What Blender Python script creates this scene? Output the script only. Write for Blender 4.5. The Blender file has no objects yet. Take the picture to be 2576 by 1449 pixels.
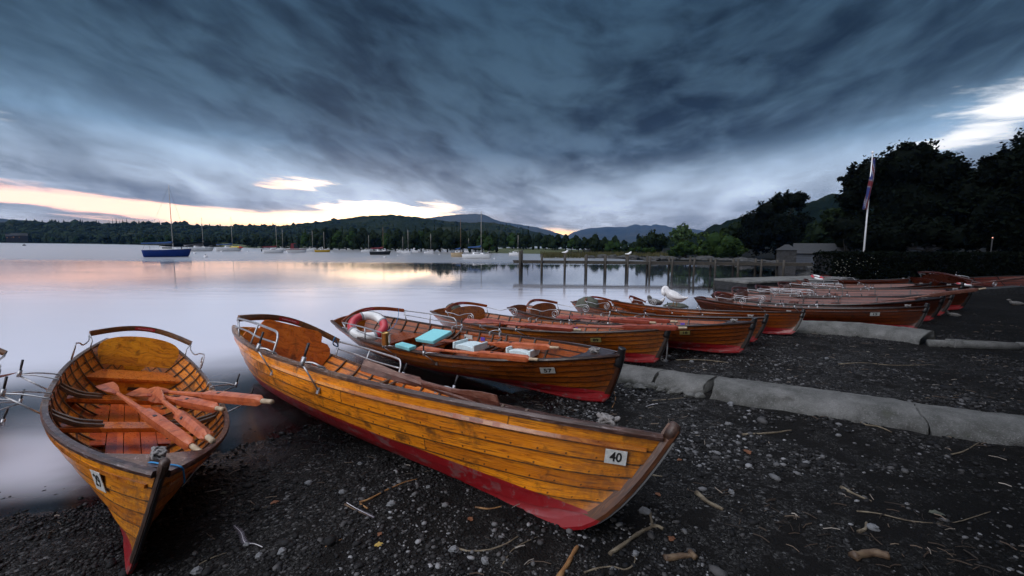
import bpy, math, random
import numpy as np
from mathutils import Vector, Matrix, noise as mnoise

scene = bpy.context.scene
col = scene.collection
rad = math.radians
random.seed(7)
rng = np.random.default_rng(7)

# ------------------------------------------------------------------ camera
CAM_Z = 1.997
FPX, PITCH, ROLL = 1090.9, 0.10245, rad(0.4)
_f = Vector((0, math.cos(PITCH), -math.sin(PITCH)))
_r = Vector((1, 0, 0)); _u = _r.cross(_f)
_R = _r * math.cos(ROLL) + _u * math.sin(ROLL)
_U = -_r * math.sin(ROLL) + _u * math.cos(ROLL)
CAMP = Vector((0, 0, CAM_Z))
cam_data = bpy.data.cameras.new('camera')
cam_data.sensor_width = 36.0
cam_data.lens = FPX / 2576.0 * 36.0
cam_data.clip_start = 0.05
cam_data.clip_end = 20000
cam = bpy.data.objects.new('camera', cam_data)
col.objects.link(cam)
M = Matrix((_R, _U, -_f)).transposed().to_4x4()
M.translation = CAMP
cam.matrix_world = M
scene.camera = cam

def ray(px, py):
    return _f + _R * ((px - 1288) / FPX) - _U * ((py - 724.5) / FPX)
def at(px, py, z=0.0):
    """world point at height z seen in direction of a photo coordinate"""
    d = ray(px, py)
    return CAMP + d * ((z - CAM_Z) / d.z)
def atd(px, py, Y):
    """world point at forward distance Y"""
    d = ray(px, py)
    return CAMP + d * (Y / d.y)
def elev_at(px, py, r):
    """height of a point seen in that direction at ground range r"""
    d = ray(px, py)
    return CAM_Z + d.z * r / math.hypot(d.x, d.y)
def azim(px, py=600):
    d = ray(px, py)
    return math.atan2(d.x, d.y)

# ------------------------------------------------------------------ objects
def link(o, parent=None):
    col.objects.link(o)
    if parent is not None:
        o.parent = parent
    return o
def tag(o, label=None, cat=None, group=None, kind=None):
    if label: o['label'] = label
    if cat: o['category'] = cat
    if group: o['group'] = group
    if kind: o['kind'] = kind
    return o
def empty(name, loc=(0, 0, 0), rz=0.0, scale=1.0):
    o = bpy.data.objects.new(name, None)
    o.empty_display_size = 0.2
    o.location = loc; o.rotation_euler = (0, 0, rz); o.scale = (scale,) * 3
    return link(o)

class MB:
    """collects geometry and makes one mesh"""
    def __init__(s):
        s.v = []; s.f = []; s.uv = []; s.sm = []; s.c = []
    def add(s, vs, fs, uvs=None, smooth=False, colr=None):
        b = len(s.v)
        s.v.extend(tuple(p) for p in vs)
        for k, f in enumerate(fs):
            s.f.append(tuple(b + i for i in f))
            s.sm.append(smooth)
            if uvs is None:
                s.uv.extend([(vs[i][0], vs[i][1] + vs[i][2]) for i in f])
            else:
                s.uv.extend([uvs[i] for i in f])
        if colr is not None:
            s.c.extend([colr] * len(vs))
        return s
    def box(s, c, size, rot=None, uvscale=1):
        hx, hy, hz = (k / 2 for k in size)
        P = [Vector((x, y, z)) for x in (-hx, hx) for y in (-hy, hy) for z in (-hz, hz)]
        if rot is not None: P = [rot @ p for p in P]
        C = Vector(c)
        P = [p + C for p in P]
        F = [(0, 1, 3, 2), (4, 6, 7, 5), (0, 4, 5, 1), (2, 3, 7, 6), (0, 2, 6, 4), (1, 5, 7, 3)]
        return s.add(P, F)
    def sweep(s, path, prof, closed=True, caps=True, up=(0, 0, 1), smooth=False, scales=None, uvw=None):
        """sweep a 2d profile (list of (a,b)) along path; a is sideways, b is up"""
        path = [Vector(p) for p in path]; n = len(path); m = len(prof); up = Vector(up)
        V = []; UVs = []; dist = 0
        for i, p in enumerate(path):
            t = (path[min(i + 1, n - 1)] - path[max(i - 1, 0)])
            if t.length < 1e-9: t = Vector((1, 0, 0))
            t.normalize()
            side = t.cross(up)
            if side.length < 1e-4: side = t.cross(Vector((0, 1, 0)))
            if side.length < 1e-4: side = Vector((1, 0, 0))
            side.normalize(); u2 = side.cross(t).normalized()
            k = 1.0 if scales is None else scales[i]
            if i: dist += (path[i] - path[i - 1]).length
            for j, (a, b) in enumerate(prof):
                V.append(p + side * a * k + u2 * b * k); UVs.append((dist, j * 0.05))
        F = []
        for i in range(n - 1):
            for j in range(m if closed else m - 1):
                j2 = (j + 1) % m
                F.append((i * m + j, i * m + j2, (i + 1) * m + j2, (i + 1) * m + j))
        if caps and closed:
            F.append(tuple(range(m - 1, -1, -1)))
            F.append(tuple((n - 1) * m + j for j in range(m)))
        return s.add(V, F, UVs, smooth)
    def tube(s, path, r, n=8, radii=None, smooth=True):
        prof = [(r * math.cos(2 * math.pi * k / n), r * math.sin(2 * math.pi * k / n)) for k in range(n)]
        P = [Vector(p) for p in path]
        # parallel transport frame
        V = []; UVs = []; dist = 0
        t0 = (P[1] - P[0]).normalized()
        a = Vector((0, 0, 1)) if abs(t0.z) < 0.9 else Vector((1, 0, 0))
        nrm = t0.cross(a).normalized(); prev = t0
        for i, p in enumerate(P):
            t = (P[min(i + 1, len(P) - 1)] - P[max(i - 1, 0)])
            t = t.normalized() if t.length > 1e-9 else prev
            q = prev.rotation_difference(t); nrm = (q @ nrm).normalized(); prev = t
            bn = t.cross(nrm)
            k = 1.0 if radii is None else radii[i]
            if i: dist += (P[i] - P[i - 1]).length
            for j, (x, y) in enumerate(prof):
                V.append(p + nrm * x * k + bn * y * k); UVs.append((dist, j / n * 0.1))
        F = []
        m = n
        for i in range(len(P) - 1):
            for j in range(m):
                j2 = (j + 1) % m
                F.append((i * m + j, i * m + j2, (i + 1) * m + j2, (i + 1) * m + j))
        F.append(tuple(range(m - 1, -1, -1))); F.append(tuple((len(P) - 1) * m + j for j in range(m)))
        return s.add(V, F, UVs, smooth)
    def lathe(s, prof, c=(0, 0, 0), n=16, smooth=True, rot=None):
        V = []; C = Vector(c)
        for (r, z) in prof:
            for k in range(n):
                p = Vector((r * math.cos(2 * math.pi * k / n), r * math.sin(2 * math.pi * k / n), z))
                if rot is not None: p = rot @ p
                V.append(C + p)
        F = []
        for i in range(len(prof) - 1):
            for j in range(n):
                j2 = (j + 1) % n
                F.append((i * n + j, i * n + j2, (i + 1) * n + j2, (i + 1) * n + j))
        F.append(tuple(range(n - 1, -1, -1))); F.append(tuple((len(prof) - 1) * n + j for j in range(n)))
        return s.add(V, F, None, smooth)
    def prism(s, outline, z0, z1, xf=None):
        """outline (x,y) extruded from z0 to z1"""
        m = len(outline)
        V = [Vector((x, y, z0)) for x, y in outline] + [Vector((x, y, z1)) for x, y in outline]
        if xf is not None: V = [xf @ p for p in V]
        F = [tuple(range(m - 1, -1, -1)), tuple(range(m, 2 * m))]
        F += [(i, (i + 1) % m, m + (i + 1) % m, m + i) for i in range(m)]
        return s.add(V, F)
    def data(s, name, mat):
        me = bpy.data.meshes.new(name)
        nv = len(s.v)
        me.from_pydata(s.v, [], s.f)
        me.polygons.foreach_set('use_smooth', s.sm)
        uvl = me.uv_layers.new(name='UVMap')
        uvl.data.foreach_set('uv', np.array(s.uv, dtype=np.float32).ravel())
        if s.c:
            a = me.color_attributes.new('tone', 'FLOAT_COLOR', 'POINT')
            a.data.foreach_set('color', np.array([(c, c, c, 1) if isinstance(c, (int, float)) else (*c, 1) for c in s.c], dtype=np.float32).ravel())
        if mat is not None:
            for m in (mat if isinstance(mat, (list, tuple)) else [mat]): me.materials.append(m)
        me.update()
        return me
    def build(s, name, mat, parent=None, bevel=0.0):
        o = bpy.data.objects.new(name, s.data(name, mat))
        link(o, parent)
        if bevel:
            b = o.modifiers.new('bevel', 'BEVEL'); b.width = bevel; b.segments = 2; b.limit_method = 'ANGLE'
        return o
def obj(name, me, parent=None, loc=None, rot=None):
    o = bpy.data.objects.new(name, me); link(o, parent)
    if loc is not None: o.location = loc
    if rot is not None: o.rotation_euler = rot
    return o
def rawmesh(name, V, F4, mat, smooth=False, tone=None):
    """big numpy mesh; F4 is (n,k) int array"""
    me = bpy.data.meshes.new(name)
    V = np.asarray(V, dtype=np.float32); F4 = np.asarray(F4, dtype=np.int32)
    n, k = F4.shape
    me.vertices.add(len(V)); me.vertices.foreach_set('co', V.ravel())
    me.loops.add(n * k); me.loops.foreach_set('vertex_index', F4.ravel())
    me.polygons.add(n)
    me.polygons.foreach_set('loop_start', np.arange(0, n * k, k, dtype=np.int32))
    me.polygons.foreach_set('use_smooth', np.full(n, smooth, dtype=bool))
    if tone is not None:
        a = me.color_attributes.new('tone', 'FLOAT_COLOR', 'POINT')
        t = np.asarray(tone, dtype=np.float32)
        if t.ndim == 1: t = np.stack([t, t, t, np.ones_like(t)], 1)
        a.data.foreach_set('color', t.ravel())
    me.materials.append(mat)
    me.update(calc_edges=True)
    me.validate()
    return me

# ------------------------------------------------------------------ node helper
class NT:
    def __init__(s, tree):
        s.t = tree; s.n = tree.nodes; s.l = tree.links
    def node(s, typ, **kw):
        nd = s.n.new(typ)
        for k, v in kw.items(): setattr(nd, k, v)
        return nd
    def inp(s, sock, v):
        if isinstance(v, bpy.types.NodeSocket): s.l.new(v, sock)
        elif isinstance(v, (tuple, list)) and sock.type == 'RGBA' and len(v) == 3: sock.default_value = (*v, 1)
        else: sock.default_value = v
    def m(s, op, a, b=0.0, c=0.0, clamp=False):
        nd = s.node('ShaderNodeMath', operation=op, use_clamp=clamp)
        s.inp(nd.inputs[0], a); s.inp(nd.inputs[1], b); s.inp(nd.inputs[2], c)
        return nd.outputs[0]
    def add(s, a, b): return s.m('ADD', a, b)
    def mul(s, a, b): return s.m('MULTIPLY', a, b)
    def sub(s, a, b): return s.m('SUBTRACT', a, b)
    def ss(s, x, lo, hi, o0=0.0, o1=1.0):
        nd = s.node('ShaderNodeMapRange', interpolation_type='SMOOTHSTEP')
        for k, v in zip(range(5), (x, lo, hi, o0, o1)): s.inp(nd.inputs[k], v)
        return nd.outputs[0]
    def lin(s, x, lo, hi, o0=0.0, o1=1.0):
        nd = s.node('ShaderNodeMapRange')
        for k, v in zip(range(5), (x, lo, hi, o0, o1)): s.inp(nd.inputs[k], v)
        return nd.outputs[0]
    def mix(s, f, a, b, typ='MIX'):
        nd = s.node('ShaderNodeMix', data_type='RGBA', blend_type=typ)
        s.inp(nd.inputs[0], f); s.inp(nd.inputs[6], a); s.inp(nd.inputs[7], b)
        return nd.outputs[2]
    def ramp(s, x, stops):
        nd = s.node('ShaderNodeValToRGB'); s.inp(nd.inputs[0], x)
        e = nd.color_ramp.elements
        while len(e) < len(stops): e.new(0.5)
        for k, (p, c) in enumerate(stops):
            e[k].position = p; e[k].color = (*c, 1) if len(c) == 3 else c
        return nd.outputs[0]
    def noise(s, vec, scale, detail=4.0, rough=0.5, dist=0.0, dim='3D'):
        nd = s.node('ShaderNodeTexNoise', noise_dimensions=dim)
        if vec is not None: s.l.new(vec, nd.inputs['Vector'])
        nd.inputs['Scale'].default_value = scale; nd.inputs['Detail'].default_value = detail
        nd.inputs['Roughness'].default_value = rough; nd.inputs['Distortion'].default_value = dist
        return nd.outputs[0]
    def vor(s, vec, scale, feature='F1', out=0):
        nd = s.node('ShaderNodeTexVoronoi', feature=feature)
        if vec is not None: s.l.new(vec, nd.inputs['Vector'])
        nd.inputs['Scale'].default_value = scale
        return nd.outputs[out]
    def map(s, vec, scale=(1, 1, 1), loc=(0, 0, 0), rot=(0, 0, 0)):
        nd = s.node('ShaderNodeMapping'); s.l.new(vec, nd.inputs[0])
        nd.inputs[1].default_value = loc; nd.inputs[2].default_value = rot; nd.inputs[3].default_value = scale
        return nd.outputs[0]
    def xyz(s, vec):
        nd = s.node('ShaderNodeSeparateXYZ'); s.l.new(vec, nd.inputs[0]); return nd.outputs
    def comb(s, x, y, z=0.0):
        nd = s.node('ShaderNodeCombineXYZ')
        s.inp(nd.inputs[0], x); s.inp(nd.inputs[1], y); s.inp(nd.inputs[2], z); return nd.outputs[0]
    def bump(s, h, strength=0.5, dist=0.01, normal=None):
        nd = s.node('ShaderNodeBump'); s.inp(nd.inputs['Height'], h)
        nd.inputs['Strength'].default_value = strength; nd.inputs['Distance'].default_value = dist
        if normal is not None: s.l.new(normal, nd.inputs['Normal'])
        return nd.outputs[0]
    def co(s, which='Object'): 
        return s.node('ShaderNodeTexCoord').outputs[which]
    def pos(s): return s.node('ShaderNodeNewGeometry').outputs['Position']
    def attr(s, name, out='Color'):
        nd = s.node('ShaderNodeAttribute', attribute_name=name); return nd.outputs[out]
    def objcol(s): return s.node('ShaderNodeObjectInfo').outputs['Color']

def material(name, base=(0.5, 0.5, 0.5), rough=0.6, metal=0.0, coat=0.0, spec=0.5, fn=None):
    m = bpy.data.materials.new(name); m.use_nodes = True
    t = NT(m.node_tree)
    b = m.node_tree.nodes['Principled BSDF']
    b.inputs['Base Color'].default_value = (*base, 1)
    b.inputs['Roughness'].default_value = rough
    b.inputs['Metallic'].default_value = metal
    b.inputs['Coat Weight'].default_value = coat
    b.inputs['Coat Roughness'].default_value = 0.12
    b.inputs['Specular IOR Level'].default_value = spec
    m.diffuse_color = (*base, 1)
    if fn: fn(t, b)
    return m
# ------------------------------------------------------------------ world: dusk sky with cloud deck
def make_world():
    w = bpy.data.worlds.new('World'); scene.world = w; w.use_nodes = True
    t = NT(w.node_tree); t.n.clear()
    out = t.node('ShaderNodeOutputWorld')
    d = t.co('Generated'); x, y, z = t.xyz(d)
    az = t.mul(t.m('ARCTAN2', x, y), 57.29578)
    el = t.mul(t.m('ARCSINE', z), 57.29578)
    # cloud-plane coordinates, streaks run towards a point ahead
    zz = t.m('MAXIMUM', z, 0.0); k = t.add(zz, 0.075)
    rot = t.map(d, rot=(0, 0, rad(8)))
    rx, ry, rz = t.xyz(rot)
    u = t.m('DIVIDE', rx, k); v = t.m('DIVIDE', ry, k)
    pv = t.comb(u, t.mul(v, 0.42))
    n1 = t.noise(t.comb(t.mul(u, .85), t.mul(v, .60)), .95, 6, .56, .55)
    n2 = t.noise(t.comb(t.mul(u, 1.0), t.mul(v, 0.50), 3.7), 2.3, 6, 0.58, 0.4)
    # soft lumps laid out by direction so that the deck does not look combed
    ap = t.m('MAXIMUM', t.add(az, 5.0), 0.0)
    ac = t.add(el, t.sub(t.mul(az, .30), t.mul(t.mul(ap, ap), .0068)))   # bands lean one way on the left, the other on the right
    lump_ = t.noise(t.comb(t.mul(az, .055), t.mul(ac, .125), 1.3), 1.15, 6, .52, .45)
    n3 = t.noise(t.comb(t.mul(az, .11), t.mul(ac, .25), 7.3), 1.5, 6, .54, .4)
    n4 = t.noise(t.comb(t.mul(az, .05), t.mul(t.add(el, t.mul(az, .09)), .30), 2.3), 3.0, 6, .6, .4)
    nn = t.add(t.add(t.mul(n1, 0.08), t.mul(n2, 0.16)), t.add(t.mul(lump_, 0.44), t.mul(n3, .32)))
    def G(px, py, sx, sy, amp=1.0, tilt=0.0):
        """soft patch centred on a compass direction and elevation; sizes in photo px"""
        dd = ray(px, py).normalized()
        a0 = math.degrees(math.atan2(dd.x, dd.y)); e0 = math.degrees(math.asin(dd.z))
        s = math.degrees(1 / FPX)
        da = t.sub(az, a0); de = t.add(t.sub(el, e0), t.mul(da, math.tan(rad(tilt))))
        q = t.add(t.m('POWER', t.m('ABSOLUTE', t.mul(da, 1 / (sx * s))), 2.0), t.m('POWER', t.m('ABSOLUTE', t.mul(de, 1 / (sy * s))), 2.0))
        return t.mul(t.m('EXPONENT', t.mul(q, -1.0)), amp)
    def S(*a):
        r = a[0]
        for b in a[1:]: r = t.add(r, b)
        return r
    base = t.ramp(t.mul(el, 1 / 30.0), [
        (0.0, (.66, .70, .78)), (.08, (.54, .59, .67)), (.17, (.40, .46, .54)), (.27, (.225, .28, .35)),
        (.38, (.098, .152, .215)), (.52, (.054, .094, .134)), (.75, (.038, .073, .109)), (1.0, (.026, .056, .092))])
    cont = t.ss(nn, 0.38, 0.62, 0.0, 1.0)
    lum = S(t.lin(cont, 0, 1, 0.52, 1.85),
            G(330, 330, 420, 60, .75, 12), G(120, 130, 420, 70, .5, 20), G(550, 390, 500, 45, .8, 8),
            G(1000, 60, 300, 120, -.2), G(1850, 200, 420, 150, -.42), G(2380, 320, 380, 60, 1.9, -10), G(1900, 420, 400, 50, .6, -6),
            G(1350, 350, 350, 50, -.25), G(1000, 430, 300, 30, -.25), G(260, 420, 250, 18, .6, 8))
    lum = t.m('MAXIMUM', lum, 0.25)
    clouds = t.mix(1.0, base, t.comb(lum, lum, lum), 'MULTIPLY')
    # openings in the deck where the bright afterglow shows
    gap = S(t.mul(t.sub(n2, 0.5), 1.2), t.mul(t.sub(n4, 0.5), 2.4), -0.60,
            G(770, 458, 95, 15, 1.15), G(700, 470, 70, 8, .5), G(60, 462, 190, 9, .62, 7), G(150, 503, 280, 12, 1.15, 5), G(420, 532, 320, 15, 1.25, 4), G(700, 552, 260, 12, 1.3, 2),
            G(950, 530, 150, 22, 1.5), G(1010, 545, 170, 24, .8), G(1395, 580, 75, 12, 1.2), G(300, 552, 200, 8, .55, 0),
            G(2560, 272, 80, 26, 1.0, -14), G(2450, 357, 110, 11, .75, 0), G(2650, 215, 110, 45, .7), G(2500, 318, 100, 18, .4, -12), G(20, 300, 60, 35, .5))
    gap = t.sub(gap, t.mul(t.mul(t.ss(el, 10.5, 13), t.ss(az, 37, 31)), t.mul(t.ss(az, -51, -47), 1.2)))
    gm = t.ss(gap, -0.14, 0.78)
    # colour of the light behind: peach at the low left, white to the right
    dwarm = t.lin(az, -60, 25, 0, 1)
    glow = t.ramp(dwarm, [(0.0, (2.6, 1.5, 1.15)), (.22, (3.0, 1.75, 1.2)), (.38, (3.9, 2.5, 1.55)), (.50, (7.0, 5.2, 3.4)), (.75, (2.0, 1.3, .8)), (.80, (1.0, 1.05, 1.1)), (1.0, (1.0, 1.05, 1.1))])
    glow = t.mix(t.ss(el, 6.5, 9.5), glow, (1.5, 1.5, 1.5))
    sky = t.mix(gm, clouds, glow)
    # ember-like rim of light low on the horizon
    rim = t.m('MINIMUM', S(G(960, 548, 150, 12, 1.0), G(700, 568, 200, 6, .8), G(1400, 587, 60, 7, 1.1)), 1.0)
    sky = t.mix(t.mul(rim, .85), sky, (3.4, 2.0, .8))
    # overhead and behind the camera the deck is thin and pale
    up = t.m('MAXIMUM', t.ss(el, 33, 62), t.mul(t.ss(y, 0.25, -0.45), t.ss(el, 2, 25)))
    pale = t.lin(n1, .3, .7, .75, 1.15)
    key = t.add(t.add(t.mul(x, -.80), t.mul(y, -.12)), t.mul(z, .58))
    side = t.ss(key, -.20, .95, .03, 2.7)
    pale = t.mul(pale, side)
    sky = t.mix(up, sky, t.mix(1.0, (1.02, 1.07, 1.22), t.comb(pale, pale, pale), 'MULTIPLY'))
    sky = t.mix(t.ss(el, -0.5, -3), sky, (.05, .06, .07))
    b1 = t.node('ShaderNodeBackground'); t.inp(b1.inputs[0], sky); b1.inputs[1].default_value = 1.0
    st = t.node('ShaderNodeTexSky'); st.sky_type = 'NISHITA'; st.sun_disc = False
    st.sun_elevation = rad(1.5); st.sun_rotation = rad(-18)
    b2 = t.node('ShaderNodeBackground'); t.inp(b2.inputs[0], st.outputs[0]); b2.inputs[1].default_value = 0.004
    ad = t.node('ShaderNodeAddShader'); t.l.new(b1.outputs[0], ad.inputs[0]); t.l.new(b2.outputs[0], ad.inputs[1])
    t.l.new(ad.outputs[0], out.inputs[0])
    w.cycles.sampling_method = 'MANUAL'; w.cycles.sample_map_resolution = 1024
make_world()

sd = bpy.data.lights.new('sun', 'SUN'); sd.energy = 1.0; sd.angle = rad(35); sd.color = (1.0, .95, .88)
sun = bpy.data.objects.new('sun', sd); col.objects.link(sun)
sun.rotation_euler = Vector((-0.58, -0.66, 0.46)).to_track_quat('Z', 'Y').to_euler()
sun.location = (-20, -20, 30)

# ------------------------------------------------------------------ materials
def wood_mat(name, c1, c2, c3, dirt_shade=(.035, .02, .012), rough=.38, coat=.5, red=None, planks=True, grain=1.0, wear=.25, wpale=(.55, .45, .42)):
    def fn(t, b):
        uv = t.co('UV'); u, v, _ = t.xyz(uv)
        pl = t.m('FLOOR', v); fr = t.m('FRACT', v)
        oc = t.objcol()
        wn = t.node('ShaderNodeTexWhiteNoise', noise_dimensions='2D')
        joint = t.m('FLOOR', t.add(t.mul(u, .31), t.mul(pl, .61)))
        t.l.new(t.comb(pl, joint), wn.inputs[0])
        pr = wn.outputs[0]
        g0 = t.comb(t.mul(u, 1.0), t.add(t.mul(v, 1.3), t.mul(pr, 7)))
        warp = t.noise(g0, 1.6, 3, .5)
        g1 = t.noise(t.comb(t.mul(u, 2.2), t.add(t.mul(v, 9.0), t.mul(warp, 9.0)), t.mul(pr, 9)), 2.4 * grain, 4, .6, .3)
        g2 = t.noise(t.comb(t.mul(u, 6), t.mul(v, 60), pr), 2.0, 3, .6)
        f = t.add(t.mul(g1, .75), t.mul(g2, .25))
        c = t.ramp(f, [(.31, c1), (.50, c2), (.68, c3)])
        k = t.lin(pr, 0, 1, .55, 1.28)
        c = t.mix(1.0, c, t.comb(k, t.mul(k, t.lin(pr, 0, 1, .84, 1.08)), t.mul(k, .9)), 'MULTIPLY')
        # grime in blotches; grime and painted shadow along the laps
        pn = t.noise(t.co('Object'), 5.5, 6, .65)
        pn2 = t.noise(t.co('Object'), 26, 3, .6)
        if planks:
            edge = t.m('MAXIMUM', t.ss(fr, .80, .93), t.ss(fr, .115, .045))
            dm = t.m('MULTIPLY', edge, t.lin(pn2, .3, .6, .72, 1.0))
            st = t.noise(t.comb(t.mul(u, 2.2), t.mul(v, 3.4), 5.1), 2.2, 6, .68)
            dm = t.m('MAXIMUM', dm, t.mul(t.ss(pn, .53, .68), .75))
            dm = t.m('MAXIMUM', dm, t.mul(t.ss(st, .53, .66), .75))
            bow = t.mul(t.ss(u, 4.45, 4.95), t.lin(pn2, .3, .7, .3, 1.0))
            dm = t.m('MAXIMUM', dm, t.mul(bow, .75))
            # nail heads
            uu = t.m('FRACT', t.mul(u, 7.0)); 
            dd = t.m('SQRT', t.add(t.m('POWER', t.mul(t.sub(uu, .5), 1 / 7.0), 2.0), t.m('POWER', t.mul(t.sub(fr, .19), .085), 2.0)))
            nail = t.ss(dd, .0075, .004)
            dm = t.m('MAXIMUM', dm, t.mul(nail, .85))
            # butt joints
            jf = t.m('FRACT', t.add(t.mul(u, .31), t.mul(pl, .61)))
            dm = t.m('MAXIMUM', dm, t.mul(t.ss(jf, .0035, .001), .8))
        else:
            dm = t.mul(t.ss(pn, .55, .72), .75)
        c = t.mix(dm, c, dirt_shade)
        wm = t.mul(t.ss(t.noise(t.comb(t.mul(u, 3), t.mul(v, 14), 2.2), 3, 5, .7), .58, .74), wear)
        c = t.mix(wm, c, wpale)
        c = t.mix(1.0, c, oc, 'MULTIPLY')
        r = t.lin(pn2, .3, .7, rough - .08, rough + .14)
        if red is not None:
            oz = t.xyz(t.co('Object'))[2]; ox = t.xyz(t.co('Object'))[0]
            line = t.add(t.mul(pn2, .004), t.m('SUBTRACT', oz, t.add(red, t.mul(t.m('POWER', t.m('DIVIDE', ox, 5.0), 3.0), -.02))))
            rm = t.ss(line, .004, -.001)
            rn = t.noise(t.co('Object'), 7, 7, .72)
            rc = t.mix(t.mul(t.ss(rn, .52, .60), .8), (.25, .003, .007), (.20, .09, .09))
            rc = t.mix(t.ss(t.noise(t.co('Object'), 3.2, 5, .6), .5, .75), rc, (.22, .008, .012))
            c = t.mix(rm, c, rc)
            r = t.add(r, t.mul(rm, .12))
        t.inp(b.inputs['Base Color'], c)
        t.inp(b.inputs['Roughness'], r)
        b.inputs['Coat Weight'].default_value = coat
        t.inp(b.inputs['Normal'], t.bump(f, .25, .004))
    m = material(name, c2, rough, coat=coat, fn=fn)
    return m

M_ = {}
M_['hull'] = wood_mat('varnished_planking', (.22, .042, .003), (.66, .205, .007), (.84, .32, .014), red=.17, coat=.5)
M_['hull_in'] = wood_mat('varnished_inside', (.14, .030, .005), (.50, .135, .010), (.62, .21, .016), coat=.2)
M_['varnish'] = wood_mat('varnished_board', (.19, .045, .005), (.56, .19, .010), (.68, .28, .018), planks=False, coat=.7, rough=.3, wear=.08)
M_['varnish_red'] = wood_mat('reddish_varnish', (.19, .03, .006), (.48, .11, .014), (.56, .16, .024), planks=False, coat=.3, rough=.3, wear=.1)
M_['stem_dark'] = wood_mat('black_brown_stem', (.014, .009, .007), (.040, .022, .014), (.08, .045, .03), planks=False, coat=.2, rough=.5, wear=.0, red=.13)
M_['dark'] = wood_mat('dark_weathered_wood', (.025, .014, .010), (.065, .036, .024), (.12, .07, .05), planks=False, coat=.2, rough=.5, wear=.15)
M_['stem_wood'] = wood_mat('dark_varnished_stem', (.028, .010, .004), (.105, .038, .010), (.18, .07, .02), planks=False, red=.15, coat=.25, rough=.4, wear=.15)
M_['rail'] = wood_mat('weathered_gunwale', (.022, .012, .010), (.075, .038, .026), (.20, .13, .11), planks=False, coat=.25, rough=.38, wear=.8, wpale=(.46, .39, .40))
M_['floor'] = wood_mat('red_floor_paint', (.34, .045, .010), (.58, .095, .014), (.66, .13, .022), planks=False, coat=.55, rough=.32, wear=.12, wpale=(.45, .3, .26))
M_['oar'] = wood_mat('red_oar_paint', (.20, .030, .010), (.40, .090, .035), (.48, .14, .065), planks=False, coat=.25, rough=.42, wear=.3, wpale=(.50, .30, .25))
M_['oar_mid'] = wood_mat('dull_red_oar', (.10, .014, .008), (.22, .034, .020), (.30, .07, .045), planks=False, coat=.15, rough=.45, wear=.25, wpale=(.40, .26, .22))
M_['oar_worn'] = wood_mat('worn_dark_oar', (.05, .016, .012), (.12, .040, .030), (.20, .10, .085), planks=False, coat=.1, rough=.5, wear=.3, wpale=(.30, .24, .22))
M_['oar_grip'] = wood_mat('bare_oar_grip', (.15, .10, .075), (.30, .21, .16), (.42, .32, .26), planks=False, coat=.0, rough=.6, wear=.2)
def rough_fn(scale=20, lo=.8, hi=1.2, bump=.2, bd=.003, c=(.5, .5, .5)):
    def fn(t, b):
        n = t.noise(t.co('Object'), scale, 5, .6)
        k = t.lin(n, .25, .75, lo, hi)
        t.inp(b.inputs['Base Color'], t.mix(1.0, c, t.comb(k, k, k), 'MULTIPLY'))
        t.inp(b.inputs['Normal'], t.bump(n, bump, bd))
    return fn
def simple(name, c, rough=.6, metal=0.0, coat=0.0, scale=20, lo=.8, hi=1.2, bump=.15, bd=.003):
    return material(name, c, rough, metal, coat, fn=rough_fn(scale, lo, hi, bump, bd, c))
M_['metal'] = simple('galvanised_metal', (.48, .48, .50), .38, .7, scale=35, lo=.6, hi=1.15)
M_['dmetal'] = simple('dark_iron', (.035, .032, .035), .4, .5)
M_['black'] = simple('black_rubber', (.012, .012, .014), .35, 0, .3)
M_['plate'] = simple('white_plate', (.62, .62, .60), .5, scale=30, lo=.65, hi=1.1)
M_['plate_old'] = simple('aged_yellow_plate', (.42, .34, .12), .5, scale=40, lo=.6, hi=1.1)
M_['digit'] = material('black_print', (.012, .012, .012), .5)
M_['label'] = material('red_label', (.42, .012, .02), .4)
M_['label_txt'] = material('label_lettering', (.75, .5, .5), .5)
M_['violet'] = material('violet_sticker', (.12, .07, .42), .4)
M_['rope'] = simple('rope', (.24, .225, .22), .9, scale=120, lo=.5, hi=1.3, bump=.6)
M_['blue_rope'] = simple('blue_twine', (.03, .22, .48), .7, scale=60)
M_['foam_blue'] = simple('turquoise_foam', (.23, .60, .64), .75, scale=40, lo=.88, hi=1.08)
M_['foam_white'] = simple('white_foam', (.62, .74, .77), .6, scale=25, lo=.8, hi=1.1)
M_['ring_white'] = simple('ring_white', (.80, .80, .80), .4, coat=.3, scale=12, lo=.85, hi=1.05)
M_['ring_red'] = simple('ring_red', (.48, .03, .045), .4, coat=.3, scale=12, lo=.8, hi=1.1)
M_['grey_tape'] = simple('grey_tape', (.25, .26, .28), .5)
M_['tin'] = simple('brassy_tin', (.42, .27, .10), .3, .8)
M_['tarp'] = simple('olive_canvas', (.075, .080, .060), .8, scale=14, lo=.6, hi=1.3, bump=.6, bd=.02)
def concrete(t, b):
    o = t.pos()
    n = t.noise(o, 3.0, 7, .65); n2 = t.noise(o, 60, 4, .6); v = t.vor(o, 130)
    c = t.ramp(n, [(.3, (.06, .06, .055)), (.5, (.145, .145, .137)), (.7, (.24, .237, .228))])
    c = t.mix(t.mul(t.ss(n2, .5, .75), .5), c, (.34, .34, .33))
    c = t.mix(t.mul(t.ss(n, .30, .40, 1, 0), .4), c, (.10, .11, .07))
    c = t.mix(t.mul(t.ss(t.noise(o, 11, 6, .7), .55, .72), .65), c, (.07, .068, .06))
    c = t.mix(t.mul(t.ss(v, .40, .1), .55), c, (.05, .05, .05))
    oz = t.xyz(o)[2]; c = t.mix(t.mul(t.ss(t.add(oz, t.mul(n, .12)), .24, .17), .6), c, (.035, .038, .026))
    t.inp(b.inputs['Base Color'], c)
    t.inp(b.inputs['Normal'], t.bump(t.add(t.add(n2, t.mul(v, .8)), t.mul(n, 2)), .8, .02))
M_['concrete'] = material('worn_concrete', (.3, .3, .28), .8, fn=concrete)
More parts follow.
